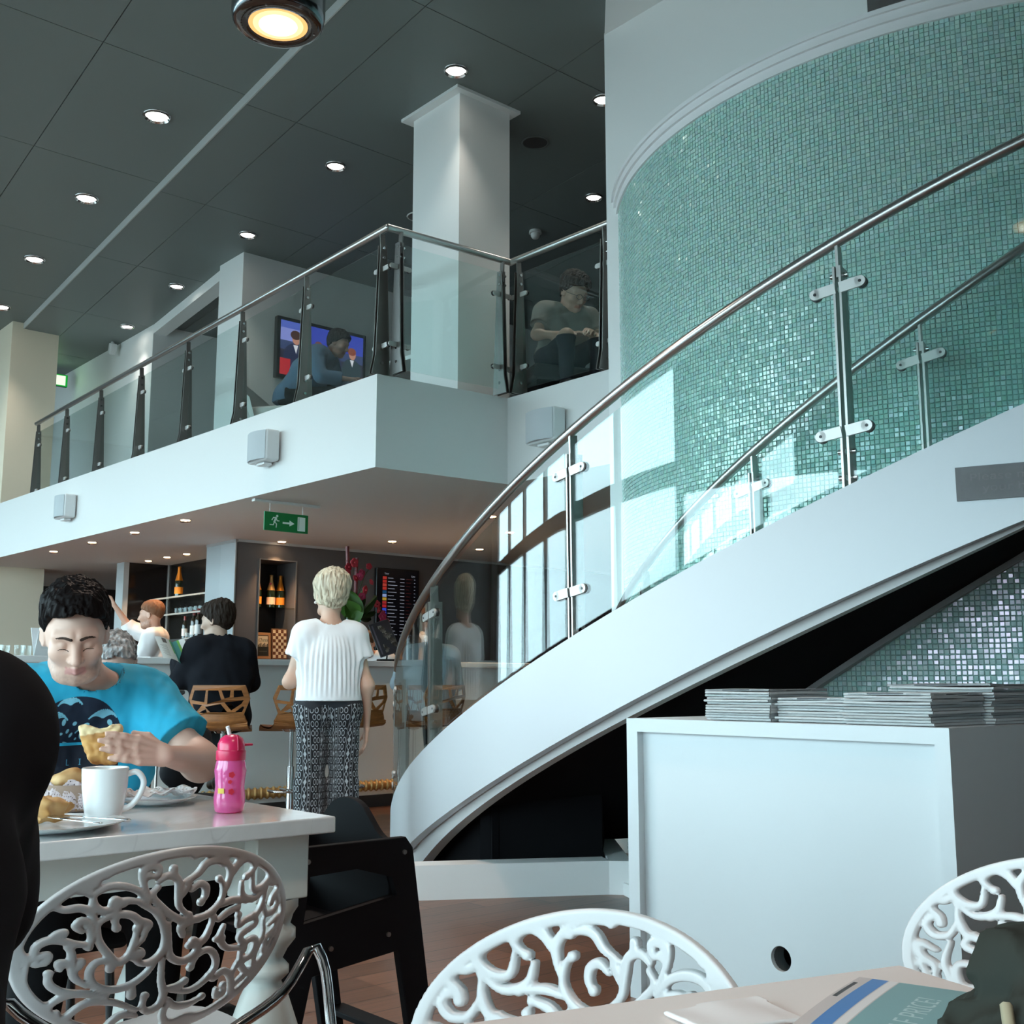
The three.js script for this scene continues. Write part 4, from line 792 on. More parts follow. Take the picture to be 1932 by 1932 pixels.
// ---------- things on the tables ----------
const china = phys([.82, .83, .83], .18, { clearcoat: .4, clearcoatRoughness: .06 });
const TT = .7705;
{
  const o = thing('mug', 'tall white mug on the marble table in front of the man', 'mug', BW(.925, TT, -2.335), A);
  mesh('cup', lathe([[0, .0], [.030, 0], [.034, .004], [.039, .03], [.0445, .07], [.0465, .108], [.0450, .110], [.0435, .107], [.041, .07], [.035, .02], [0, .012]], 40), china, o);
  mesh('handle', tube([[.040, .095, 0], [.062, .100, 0], [.076, .082, 0], [.070, .055, 0], [.052, .032, 0], [.036, .026, 0]], .0062, 30, 10).rotateY(-.55), china, o);
  mesh('coffee', cy(.0405, .0405, .002, 0, .085, 0, 0, 0, 0, 28), std([.05, .025, .012], .2), o);
}
{
  const o = thing('drinking_bottle', 'pink child drinking bottle with straw lid on the marble table', 'bottle', BW(1.205, TT, -2.335), A);
  mesh('body', lathe([[0, 0], [.026, 0], [.031, .004], [.034, .02], [.034, .035], [.0315, .055], [.033, .075], [.035, .09], [.0325, .105], [.031, .112], [.032, .117], [.029, .122]], 36), phys([.92, .16, .46], .12, { transmission: .35, thickness: 0, clearcoat: .5 }), o);
  mesh('collar', lathe([[.0285, .112], [.0325, .113], [.0325, .132], [.030, .135]], 32), std([.62, .02, .09], .35), o);
  mesh('lid', lathe([[.030, .134], [.0295, .148], [.024, .160], [.014, .167], [0, .169]], 28), phys([.70, .025, .11], .25), o);
  mesh('lid_tab', merge([rb(.022, .005, .014, .002, .036, .145, .006), tube([[-.001, .168, .028], [0, .16, .0285], [0, .135, .033]], .0016, 8, 6)]), std([.62, .02, .09], .35), o);
  mesh('straw', bar(V(-.004, .165, 0), V(-.011, .186, 0), .0042), std([.85, .84, .86], .4), o);
  mesh('carry_string', tube([[.0, .166, .004], [.012, .165, .004], [.026, .158, .004]], .0008, 10, 5), std([.6, .6, .6], .5), o);
  const dot = (x, y, r, m, n) => { const a = Math.asin(clamp(x / .0335, -1, 1)); const g = merge([...[...Array(5)].map((_, i) => new THREE.CircleGeometry(r * .55, 10).translate(Math.cos(i * 1.257) * r * .6, Math.sin(i * 1.257) * r * .6, 0)), new THREE.CircleGeometry(r * .35, 8).translate(0, 0, .0003)]); mesh(n, put(g, .0355 * Math.sin(a - .75), y, .0355 * Math.cos(a - .75), 0, a - .75, 0), m, o); };
  const redM = std([.65, .02, .05], .5, { side: THREE.DoubleSide });
  dot(.012, .083, .006, redM, 'printed_flower'); dot(.012, .047, .006, redM, 'printed_flower'); dot(.009, .068, .004, redM, 'printed_flower');
  mesh('printed_block', grid(6, 1, (u, v) => { const a = lerp(-1.25, -.82, u); return V(.0358 * Math.sin(a), .043 + v * .011, .0358 * Math.cos(a)); }), std([.78, .55, .08], .5, { side: THREE.DoubleSide }), o);
}
const plateGeo = (r) => lathe([[0, .003], [r * .62, .003], [r * .70, .006], [r, .016], [r, .018], [r * .69, .009], [r * .6, .0065], [0, .0065]], 48);
{
  single('side_plate', plateGeo(.095), china, 'white side plate under the crumpled napkin', 'plate', BW(1.15, TT, -2.60), 0, 'white plates on the marble table');
  const f = (x, y, z) => { const h = .018 + .014 * nz(x * 22, 1, z * 22) + .009 * nz(x * 55, 4, z * 55); return Math.max(Math.abs(y - h) - .0022, Math.abs(x * .9 + z * .2) - .072, Math.abs(z - x * .3) - .05); };
  single('paper_napkin', meshSDF(f, [-.10, -.02, -.09], [.10, .06, .09], .0032), std([.82, .82, .82], .9), 'crumpled white paper napkin on the side plate', 'napkin', BW(1.16, TT + .012, -2.60), A);
  single('dinner_plate', plateGeo(.135), china, 'white dinner plate carrying cutlery at the near table edge', 'plate', BW(.80, TT, -2.27), 0, 'white plates on the marble table');
}
{
  const bowl = thing('paper_basket', 'small paper lined basket with bread pieces behind the mug', 'basket', BW(.975, TT, -2.60), A);
  mesh('basket', lathe([[0, .002], [.06, .002], [.085, .06], [.082, .06], [.058, .006], [0, .006]], 28), std([.30, .20, .15], .8), bowl);
  mesh('paper_liner', meshSDF((x, y, z) => { const r = Math.hypot(x, z), a = Math.atan2(z, x), h = .05 + .02 * nz(Math.cos(a) * 2, Math.sin(a) * 2, 3); return Math.max(Math.abs(r - .062 - y * .32 - .006 * nz(Math.cos(a) * 5, y * 30, Math.sin(a) * 5)) - .002, -y + .006, y - h - .015); }, [-.12, 0, -.12], [.12, .1, .12], .0036), std([.48, .38, .38], .85), bowl);
  const roll = (c, r, s) => meshSDF((x, y, z) => ell(x, y, z, [0, 0, 0], r) + .006 * nz(x * 40 + s, y * 40, z * 40), [-.08, -.06, -.08], [.08, .06, .08], .005, (x, y, z) => { const k = clamp(.5 + nz(x * 50 + s, y * 50, z * 50)); return [lerp(.42, .66, k), lerp(.20, .42, k), lerp(.06, .19, k)]; });
  const bm = std(0xffffff, .7, { vertexColors: true });
  [[-.02, .065, .0, .045, .026, .034, 1], [.035, .062, .02, .038, .024, .03, 2], [.01, .058, -.03, .04, .024, .03, 3]].forEach(([x, y, z, a, b, c, s], i) => single('bread_roll', roll(0, [a, b, c], s), bm, ['left golden bread piece in the paper basket', 'right golden bread piece in the paper basket', 'rear golden bread piece in the paper basket'][i], 'bread', BW(.975 + x, TT + y, -2.60 + z), A, 'bread in the paper basket'));
  single('pastry', meshSDF((x, y, z) => ell(x, y, z, [0, .02, 0], [.055, .024, .04]) + .012 * nz(x * 45, y * 45, z * 45), [-.09, -.03, -.08], [.09, .08, .08], .0042, (x, y, z) => { const k = clamp(.5 + nz(x * 40, y * 40, z * 40)); return [lerp(.52, .74, k), lerp(.27, .48, k), lerp(.08, .22, k)]; }), bm, 'crushed flaky pastry on the dinner plate by the mug', 'pastry', BW(.80, TT + .016, -2.33), A);
}
function cutlery(kind, pos, turn, label) {
  const o = thing(kind, label, 'cutlery', pos, turn, 'cutlery on the dinner plate');
  mesh('handle', merge([rb(.012, .003, .10, .0014, 0, .003, .06), sph(.009, 0, .003, .112, .9, .25, 1.4)]), M.chrome, o);
  if (kind === 'fork') mesh('tines', merge([rb(.022, .0024, .025, .001, 0, .0045, -.003), ...[-1, -.34, .34, 1].map((k) => rb(.0032, .0024, .05, .001, k * .0092, .006, -.036, .08))]), M.chrome, o);
  else mesh('blade', rb(.017, .0018, .09, .0007, 0, .003, -.03), M.chrome, o);
}
cutlery('fork', BW(.815, TT + .019, -2.26), A + .25, 'steel fork on the dinner plate pointing at the bread');
cutlery('table_knife', BW(.855, TT + .019, -2.27), A + .45, 'steel knife lying beside the fork on the dinner plate');
single('sandwich', meshSDF((x, y, z) => { const bite = Math.hypot(x + .004, y - .078, z) - .044, notch = Math.hypot(x - .035, y - .07, z) - .022; let d = smax(smax(Math.abs(z) - .016 - .003 * nz(x * 60, y * 60, 2), Math.abs(x + y * .12) - .040 - y * .22, .012), Math.abs(y) - .045, .012); d = Math.max(d, -bite, -notch); return d + .004 * nz(x * 70, y * 70, z * 70); }, [-.07, -.06, -.035], [.07, .07, .035], .0032, (x, y, z) => { const k = clamp(.55 + .9 * nz(x * 45, y * 45, z * 45)); return y > .028 - Math.abs(x) * .2 ? [.78, .60, .33] : [lerp(.36, .64, k), lerp(.15, .34, k), lerp(.04, .10, k)]; }), std(0xffffff, .65, { vertexColors: true }), 'bitten golden toast held in the hand of the man in blue', 'bread', BW(1.012, .914, -2.585), .25);
// near table
{
  const t = canvas(512, 360, (c, w, h) => {
    c.fillStyle = '#cdbdb8'; c.fillRect(0, 0, w, h); c.fillStyle = '#7fa3a5'; c.fillRect(0, 66, w, 150); c.fillStyle = '#4d7fc0'; c.fillRect(0, 22, w, 26); c.fillStyle = '#e6dedb'; c.fillRect(0, 50, w, 14);
    c.fillStyle = '#b9cdcb'; c.font = '50px sans-serif'; c.fillText('HALF PRICE!', 150, 150); c.fillStyle = '#3b2f2f'; c.fillRect(330, 4, 130, 7); c.fillStyle = '#e9e1de'; c.beginPath(); c.moveTo(0, h); c.quadraticCurveTo(200, 200, w, 250); c.lineTo(w, h); c.fill(); c.fillStyle = '#b03a3c'; c.fillRect(420, 300, 40, 30);
  });
  const o = thing('magazine', 'folded magazine with half price lettering on the near table', 'magazine', BW(.877, TT, -.491), A + .28);
  mesh('pages', rb(.25, .008, .20, .002, 0, .004, 0), std([.62, .58, .56], .7), o);
  mesh('cover', grid(12, 8, (u, v) => V((u - .5) * .25, .0088 + .004 * Math.sin(u * 3) * v, (.5 - v) * .20)), std(0xffffff, .4, { map: t }), o);
  const s = thing('teaspoon', 'steel teaspoon at the bottom edge of the near table', 'cutlery', BW(.765, TT, -.60), A + .9);
  mesh('handle', merge([rb(.009, .003, .11, .0014, 0, .004, .05), sph(.008, 0, .004, -.006, .9, .3, 1.4)]), M.chrome, s); mesh('bowl', sph(.014, 0, .004, .115, .8, .3, 1.3), M.chrome, s);
  single('folded_napkin', meshSDF((x, y, z) => Math.max(Math.abs(y - .004 - .003 * nz(x * 20, 1, z * 20)) - .0025, Math.abs(x) - .05, Math.abs(z) - .035), [-.08, -.01, -.06], [.08, .03, .06], .004), std([.80, .74, .72], .9), 'pale napkin beside the teaspoon on the near table', 'napkin', BW(.80, TT, -.635), A - .3);
  const fold = (x, y, z) => {
    let d = ell(x, y, z, [0, .02, 0], [.13, .055, .10]); d = smin(d, caps(x, y, z, [-.12, .02, .03], [-.03, .085, -.02], .035, .03), .03); d = smin(d, caps(x, y, z, [-.02, .09, -.04], [.10, .10, .02], .034, .045), .03); d = smin(d, caps(x, y, z, [.08, .06, -.06], [.16, .03, .05], .045, .04), .03); d = smin(d, caps(x, y, z, [-.13, .01, -.03], [-.05, .03, .09], .028, .03), .02);
    d += .034 * Math.abs(nz(x * 10, y * 10, z * 10)) + .014 * Math.abs(nz(x * 24 + 3, y * 24, z * 24)) - .008; return Math.max(d, .001 - y);
  };
  const j = thing('jacket', 'dark crumpled jacket lying on the near table at the right', 'jacket', BW(.915, TT, -.40), A + .2); j.scale.set(.9, .74, .9);
  mesh('cloth', meshSDF(fold, [-.24, -.02, -.2], [.26, .18, .2], .005), phys([.030, .032, .026], .9, { specularIntensity: .3 }), j);
  mesh('zip_tape', tube([[-.150, .004, .0], [-.152, .03, -.012], [-.130, .052, -.02], [-.10, .072, -.03]], .005, 16, 6), std([.35, .30, .2], .6), j);
}
// trolley case behind the man
{
  const o = thing('trolley_case', 'black trolley case with raised handle behind the man in blue', 'suitcase', BW(2.20, -.0, -4.74), A + .5);
  mesh('shell', rb(.36, .52, .22, .03, 0, .31, 0), phys([.012, .012, .014], .6, { specularIntensity: .4 }), o);
  mesh('handle_rods', merge([cy(.006, .006, .48, -.075, .77, -.06), cy(.006, .006, .48, .075, .77, -.06)]), M.satin, o);
  mesh('handle_grip', rb(.18, .022, .03, .01, 0, 1.012, -.06), M.black, o);
  for (const k of [-1, 1]) mesh('wheel', cy(.03, .03, .025, k * .13, .03, -.06, 0, 0, Math.PI / 2), M.black, o);
  const b = thing('shoulder_bag', 'soft black shoulder bag standing on the trolley case', 'bag', BW(2.20, .571, -4.74), A + .5);
  mesh('bag_body', meshSDF((x, y, z) => ell(x, y, z, [0, .17, .04], [.17, .17, .062]) + .01 * nz(x * 12, y * 12, z * 12), [-.24, -.04, -.14], [.24, .42, .14], .012), phys([.012, .012, .014], .8, { specularIntensity: .3 }), b);
}
// work table on the gallery
{
  const o = thing('work_table', 'white work table behind the glass left of the square column upstairs', 'table', BW(5.95, 3.158, -7.95), A + .1);
  mesh('table_top', rb(.62, .04, .95, .006, 0, .745, 0), std([.76, .78, .78], .4), o);
  for (const sx of [-1, 1]) for (const sz of [-1, 1]) mesh('leg', bar(V(sx * .27, .73, sz * .43), V(sx * .28, 0, sz * .44), .018), M.satin, o);
  const l = thing('laptop', 'open white laptop on the work table upstairs', 'laptop', BW(5.88, 3.924, -8.22), A - .5);
  mesh('base', rb(.30, .014, .21, .004, 0, .007, 0), std([.70, .71, .72], .4), l);
  mesh('lid', rb(.30, .20, .008, .003, 0, .11, -.125, -.2), std([.74, .75, .76], .4), l);
}
// ---------- people: continuous bodies meshed from jointed, tapered limbs ----------
const vadd = (a, b, k = 1) => [a[0] + b[0] * k, a[1] + b[1] * k, a[2] + b[2] * k];
const vmix = (a, b, t) => [lerp(a[0], b[0], t), lerp(a[1], b[1], t), lerp(a[2], b[2], t)];
const vsub = (a, b) => [a[0] - b[0], a[1] - b[1], a[2] - b[2]];
const vnorm = (a) => { const l = Math.hypot(...a) || 1; return [a[0] / l, a[1] / l, a[2] / l]; };
const vcross = (a, b) => [a[1] * b[2] - a[2] * b[1], a[2] * b[0] - a[0] * b[2], a[0] * b[1] - a[1] * b[0]];
function handBones(w, f, n, curl, thumb, s = 1) {   // wrist, finger direction, back of the hand, bend of the fingers, side of the thumb
  f = vnorm(f); n = vnorm(vsub(n, f.map((k) => k * (n[0] * f[0] + n[1] * f[1] + n[2] * f[2])))); const side = vcross(f, n).map((k) => k * thumb), out = [];
  [[.030, .082, .94], [.010, .088, 1.05], [-.010, .084, 1], [-.029, .075, .82]].forEach(([o, l, k], i) => {
    const kn = vadd(vadd(w, f, l * s), side, o * s); out.push([vadd(vadd(w, f, .012 * s), side, o * .6 * s), kn, .013 * s, .0115 * s, 1]);
    let a = 0, p = kn; const c = Array.isArray(curl) ? curl[i] : curl;
    [[.043, .0095, .0088], [.027, .0088, .008], [.021, .008, .0068]].forEach(([len, r0, r1], q) => { a += c * [.55, .8, .6][q]; const d = vadd(f.map((x) => x * Math.cos(a)), n, -Math.sin(a)); const e = vadd(p, d, len * k * s); out.push([p, e, r0 * s, r1 * s, 1]); p = e; });
  });
  const b = vadd(vadd(w, f, .02 * s), side, .018 * s), m = vadd(vadd(vadd(b, f, .030 * s), side, .028 * s), n, -.012 * s), e = vadd(vadd(vadd(m, f, .034 * s), side, .006 * s), n, -.014 * s);
  out.push([b, m, .0145 * s, .011 * s, 1], [m, e, .0105 * s, .008 * s, 1]); return out;
}
function headField(c, R, s, fem) {   // face towards +z of the head's own axes
  const e = R.elements;
  const loc = (x, y, z) => { const a = (x - c[0]) / s, b = (y - c[1]) / s, d = (z - c[2]) / s; return [e[0] * a + e[1] * b + e[2] * d, e[4] * a + e[5] * b + e[6] * d, e[8] * a + e[9] * b + e[10] * d]; };
  const skull = (X, y, z) => smin(ell(X, y, z, [0, .034, -.014], [.076, .088, .096]), ell(X, y, z, [0, -.030, .022], [.061, .082, .072]), .04);
  const f = (x, y, z) => {
    const [lx, ly, lz] = loc(x, y, z), X = Math.abs(lx);
    if (Math.hypot(lx, ly, lz) > .22) return (Math.hypot(lx, ly, lz) - .13) * s;
    let d = skull(X, ly, lz);
    d = smin(d, caps(X, ly, lz, [0, -.096, .066], [.020, -.092, .060], .021, .02), .03);            // chin
    d = smin(d, caps(X, ly, lz, [.050, -.078, .0], [.040, -.09, .045], .017, .016), .03);            // jaw
    d = smin(d, caps(X, ly, lz, [.012, .030, .088], [.048, .026, .070], .0115, .010), .018);         // brow
    d = smin(d, ell(X, ly, lz, [.044, -.022, .066], [.022, .020, .020]), .025);                       // cheek
    d = smax(d, -(Math.hypot(X - .031, (ly - .006) * 1.15, lz - .101) - .0165), .014);               // eye hollow
    d = smin(d, Math.hypot(X - .031, ly - .005, lz - .0755) - .0150, .004);                           // lid
    d = smin(d, caps(X, ly, lz, [0, .018, .090], [0, -.030, .112], .0085, .0125), .012);             // nose
    d = smin(d, Math.hypot(X - .012, ly + .034, lz - .100) - .0085, .008);
    d = smin(d, caps(X, ly, lz, [0, -.0575, .0945], [.021, -.061, .082], .0058, .0035), .005);       // lips
    d = smin(d, caps(X, ly, lz, [0, -.0690, .0930], [.018, -.065, .083], .0066, .0035), .005);
    d = smax(d, -caps(X, ly, lz, [0, -.0632, .1015], [.022, -.0632, .090], .0018, .0010), .003);
    const er = Math.max(Math.hypot((ly + .003) / 1.55, (lz + .008)) - .0185, Math.abs(X - .079 - (lz + .008) * -.35) - .006);   // ear
    d = smin(d, er, .006);
    return d * s;
  };
  return { f, loc, skull };
}
function person(o) {
  const g = thing('person', o.label, 'person', o.pos, o.turn, o.group), j = o.j, cell = o.cell ?? .012, W = o.w ?? 1;
  const lat = vnorm(vsub(j.sL, j.sR)), bones = [], torso = [], arms = [], legs = [];
  const add = (list, ...b) => { list.push(b); bones.push(b); };
  for (const k of [-1, 1]) {
    add(torso, vadd(j.pelvis, lat, k * .080 * W), vadd(vmix(j.pelvis, j.chest, .5), lat, k * .066 * W), .105 * W, .092 * W);
    add(torso, vadd(vmix(j.pelvis, j.chest, .5), lat, k * .066 * W), vadd(j.chest, lat, k * .085 * W), .092 * W, .104 * W);
    add(torso, vadd(j.chest, lat, k * .09 * W), vadd(vmix(j.sL, j.sR, .5), lat, k * .11 * W), .098 * W, .062 * W);
    add(torso, vadd(j.neck, [0, -.01, 0]), vmix(j.neck, k > 0 ? j.sL : j.sR, .72), .050, .047 * W);
  }
  add(torso, j.sL, j.sR, .056 * W, .056 * W);
  const ar = o.arm ?? 1;
  for (const [s, e, w] of [[j.sL, j.eL, j.wL], [j.sR, j.eR, j.wR]]) { add(arms, s, e, .054 * ar, .042 * ar); add(arms, e, w, .043 * ar, .027 * ar); }
  if (j.hL) for (const [h, k, a] of [[j.hL, j.kL, j.aL], [j.hR, j.kR, j.aR]]) { add(legs, h, k, .082 * W, .056); add(legs, k, a, .055, .036); }
  const fields = { torso, arms, legs };
  const uni = (list, x, y, z, off, k) => { let d = 9; for (const b of list) d = smin(d, caps(x, y, z, b[0], b[1], b[2] + off, b[3] + off), k); return d; };
  const R = new THREE.Matrix4().makeRotationFromEuler(new THREE.Euler(...(o.face ?? [0, 0, 0]), 'YXZ')), hs = o.hs ?? 1, head = headField(j.head, R, hs);
  const nb = vadd(vmix(j.sL, j.sR, .5), [0, 0, 0]), nt = (() => { const v = V(0, -.055 * hs, -.022 * hs).applyMatrix4(R); return vadd(j.head, [v.x, v.y, v.z]); })();
  const hands = []; if (o.handL) hands.push(...handBones(j.wL, ...o.handL)); if (o.handR) hands.push(...handBones(j.wR, ...o.handR));
  const all = [...torso, ...arms, ...legs];
  const skinF = (x, y, z) => {
    let d = uni(all, x, y, z, -.006, .05); d = smin(d, caps(x, y, z, j.neck, nt, .056 * hs, .052 * hs), .03); d = smin(d, head.f(x, y, z), .022);
    if (hands.length) { let h = 9; for (const b of hands) h = Math.min(h, caps(x, y, z, b[0], b[1], b[2], b[3])) ; let pk = 9; for (let i = 0; i < hands.length; i++) pk = smin(pk, caps(x, y, z, hands[i][0], hands[i][1], hands[i][2], hands[i][3]), .006); d = smin(d, pk, .014); }
    return d;
  };
  const box = (list, pad) => { const lo = [9e9, 9e9, 9e9], hi = [-9e9, -9e9, -9e9]; for (const b of list) for (const p of [b[0], b[1]]) for (let k = 0; k < 3; k++) { lo[k] = Math.min(lo[k], p[k] - pad); hi[k] = Math.max(hi[k], p[k] + pad); } return [lo, hi]; };
  const [lo, hi] = box([...all, ...hands, [j.head, j.head]], .14); for (let k = 0; k < 3; k++) { lo[k] = Math.min(lo[k], j.head[k] - .17 * hs); hi[k] = Math.max(hi[k], j.head[k] + .17 * hs); }
  const sk = o.skin ?? [.52, .33, .25];
  const paint = (x, y, z) => {
    const [lx, ly, lz] = head.loc(x, y, z), X = Math.abs(lx); let c = sk;
    if (lz > .06 && X < .026 && ly < -.0545 && ly > -.0755 && lz > .078) c = o.lips ?? [sk[0] * .86, sk[1] * .55, sk[2] * .56];
    else if (o.beard && lz > -.02 && ly < -.01 && Math.hypot(lx, ly, lz) < .16 && ly > -.13) { const ed = clamp((lerp(-.020, -.048, clamp((lz - .02) / .06)) - ly) / .03), k = clamp(.55 + .6 * nz(x * 160, y * 160, z * 160)) * ed; c = [0, 1, 2].map((q) => lerp(sk[q], o.beard[q], k * (o.beardMix ?? .6))); }
    return c;
  };
  mesh('body', meshSDF(skinF, lo, hi, cell, paint), std(0xffffff, .5, { vertexColors: true }), g);
  if (o.brow) {   // brows and lashes: thin hair lying on the face
    const hair2 = (n, a, b2, r0, r1, th, cl, col) => { const c = V(0, .02 * hs, .075 * hs).applyMatrix4(R).add(V(...j.head)), r = .085 * hs; mesh(n, meshSDF((x, y, z) => { const q = head.loc(x, y, z), X = Math.abs(q[0]); if (q[2] < .03) return .05; const t = clamp((X - a[0]) / (b2[0] - a[0])); return Math.max(Math.abs(head.f(x, y, z)) - th, (Math.hypot(X - lerp(a[0], b2[0], t), q[1] - lerp(a[1], b2[1], t) - .004 * Math.sin(Math.PI * t)) - lerp(r0, r1, t)) * hs); }, [c.x - r, c.y - r, c.z - r], [c.x + r, c.y + r, c.z + r], cl), phys(col, .8, { specularIntensity: .2 }), g); };
    hair2('eyebrow', [.013, .0275], [.049, .0265], .0048, .0018, .0016, o.fine ?? .004, o.brow);
    if (o.fine) hair2('eyelash', [.018, -.0075], [.045, -.0055], .0012, .0009, .0013, .0016, [.03, .02, .018]);
  }
  // clothes
  const wr = (x, y, z, a, f) => a * (nz(x * f, y * f * .6, z * f) + .5 * nz(x * f * 2.3, y * f * 1.4, z * f * 2.3));
  const t = o.top;
  if (t) {
    const off = t.off ?? .011, sl = t.sleeve ?? .62, cut = [];
    for (const [s, e, w] of [[j.sL, j.eL, j.wL], [j.sR, j.eR, j.wR]]) { const end = sl <= 1 ? vmix(s, e, sl) : vmix(e, w, sl - 1); cut.push({ s, e, w, end, dir: vnorm(sl <= 1 ? vsub(e, s) : vsub(w, e)) }); }
    const hem = t.hem ?? j.pelvis[1] - .06, up = vnorm(vsub(j.chest, j.pelvis));
    const F = (x, y, z) => {
      let d = uni(torso, x, y, z, off, .05);
      if (t.loose) d = smin(d, caps(x, y, z, vadd(vmix(j.sL, j.sR, .5), up, -.1), [j.pelvis[0], hem, j.pelvis[2]], t.loose[0], t.loose[1]), .06);
      for (const c of cut) { let q = caps(x, y, z, c.s, c.e, .056 * ar + off + (t.wide ?? 0), .046 * ar + off + (t.wide ?? 0) * 1.4); if (sl > 1) q = smin(q, caps(x, y, z, c.e, c.w, .046 * ar + off, .032 * ar + off), .02); q = Math.max(q, (x - c.end[0]) * c.dir[0] + (y - c.end[1]) * c.dir[1] + (z - c.end[2]) * c.dir[2] - .002); d = smin(d, q, .035); }
      d += wr(x, y, z, t.fold ?? .006, t.freq ?? 9) + (t.pleat ? t.pleat(x, y, z) : 0);
      if (t.slant) d = Math.max(d, hem - y + (z - j.pelvis[2]) * t.slant); else d = Math.max(d, hem - y);
      const n = t.neck ?? [0, .035, .03, .075]; d = Math.max(d, -(Math.hypot(x - j.neck[0] - n[0], (y - j.neck[1] - n[1]) * 1.1, z - j.neck[2] - n[2]) - n[3]));
      return d;
    };
    const [l2, h2] = box([...torso, ...arms], .17); if (t.loose) { l2[1] = Math.min(l2[1], hem - .05); }
    const geo = meshSDF(F, l2, h2, t.cell ?? cell * .9);
    if (t.uv) { const p = geo.attributes.position, n = geo.attributes.normal, u = geo.attributes.uv; for (let i = 0; i < p.count; i++) u.setXY(i, ...t.uv(p.getX(i), p.getY(i), p.getZ(i), n.getX(i), n.getY(i), n.getZ(i))); }
    mesh(t.name ?? 'shirt', geo, t.mat, g);
  }
  const b = o.bottom;
  if (b && j.hL) {
    const topY = b.top ?? j.pelvis[1] + .10, off = b.off ?? .012;
    const F = (x, y, z) => { let d = uni(legs, x, y, z, off, .03); for (const q of torso.slice(0, 1).concat(torso.slice(4, 5))) d = smin(d, caps(x, y, z, q[0], q[1], q[2] + off, q[3] + off), .06); if (b.flare) for (const [k, a] of [[j.kL, j.aL], [j.kR, j.aR]]) d = smin(d, caps(x, y, z, k, a, .07, b.flare), .05); d += wr(x, y, z, .006, 8); d = Math.max(d, y - topY); return Math.max(d, Math.min(j.aL[1], j.aR[1]) + .02 - y); };
    const [l2, h2] = box([...legs, ...torso.slice(0, 2)], .16); const geo = meshSDF(F, l2, h2, cell);
    if (b.uv) { const p = geo.attributes.position, u = geo.attributes.uv; for (let i = 0; i < p.count; i++) u.setXY(i, ...b.uv(p.getX(i), p.getY(i), p.getZ(i))); }
    mesh(b.name ?? 'trousers', geo, b.mat, g);
    if (b.band) mesh('waistband', meshSDF((x, y, z) => { let d = 9; for (const q of torso.slice(0, 1).concat(torso.slice(4, 5))) d = smin(d, caps(x, y, z, q[0], q[1], q[2] + off + .006, q[3] + off + .006), .06); return Math.max(d, Math.abs(y - topY + .015) - .028); }, l2, h2, cell), b.band, g);
    for (const [k, a] of [[j.kL, j.aL], [j.kR, j.aR]]) { const d = vnorm(o.toe ?? [0, 0, 1]); mesh('shoe', meshSDF((x, y, z) => Math.max(smin(caps(x, y, z, vadd(a, d, -.03), vadd(vadd(a, d, .16), [0, -.045, 0]), .045, .036), caps(x, y, z, a, vadd(a, [0, -.05, 0]), .04, .042), .03), a[1] - .085 - y), vadd(a, [-.24, -.1, -.24]), vadd(a, [.24, .08, .24]), cell), b.shoe ?? M.black, g); }
  }
  const h = o.hair;
  if (h) {
    const F = (x, y, z) => {
      const [lx, ly, lz] = head.loc(x, y, z), X = Math.abs(lx); if (Math.hypot(lx, ly, lz) > .24) return (Math.hypot(lx, ly, lz) - .15) * hs;
      const a = Math.atan2(X, lz), line = a < .9 ? lerp(h.front ?? .085, h.temple ?? .055, a / .9) : a < 1.7 ? lerp(h.temple ?? .055, h.side ?? -.01, (a - .9) / .8) : lerp(h.side ?? -.01, h.back ?? -.075, (a - 1.7) / 1.44);
      let d = head.skull(X, ly, lz) - (h.thick ?? .012) - (h.topThick ?? .014) * clamp((ly - .02) / .09) - (h.backThick ?? 0) * clamp((-lz) / .09);
      d += (h.rough ?? .006) * (nz(lx * 46, ly * 16, lz * 46) + .7 * nz(lx * 120, ly * 26 + lz * 20, lz * 120));
      d = smax(d, line - ly + .009 * nz(lx * 34, 3, lz * 34) + .004 * nz(lx * 90, 3, lz * 90), .012);
      if (h.extra) d = smin(d, h.extra(lx, ly, lz), .02);
      return d * hs;
    };
    const p = j.head, r = .20 * hs, low = h.low ?? r; mesh('hair', meshSDF(F, [p[0] - r, p[1] - low, p[2] - r], [p[0] + r, p[1] + r, p[2] + r], h.cell ?? Math.min(cell, .006), h.dye), h.dye ? std(0xffffff, .5, { vertexColors: true }) : phys(h.color, h.gloss ?? .6, { specularIntensity: h.shine ?? .3 }), g);
  }
  return { g, head, R, hs };
}
function glasses(P, headPos, color = [.02, .02, .02]) {
  const parts = []; for (const k of [-1, 1]) { parts.push(put(new THREE.TorusGeometry(.021, .0022, 6, 20).scale(1.15, .8, 1), k * .032, .004, .108), bar(V(k * .056, .008, .104), V(k * .078, .004, -.005), .0018, 6)); } parts.push(bar(V(-.009, .008, .11), V(.009, .008, .11), .0018, 6));
  const m = mesh('glasses', merge(parts), std(color, .3), P.g); m.applyMatrix4(new THREE.Matrix4().compose(V(...headPos), new THREE.Quaternion().setFromRotationMatrix(P.R), V(P.hs, P.hs, P.hs)));
}
const SK = [.56, .37, .30], BLK = phys([.010, .010, .011], .9, { specularIntensity: .3 });
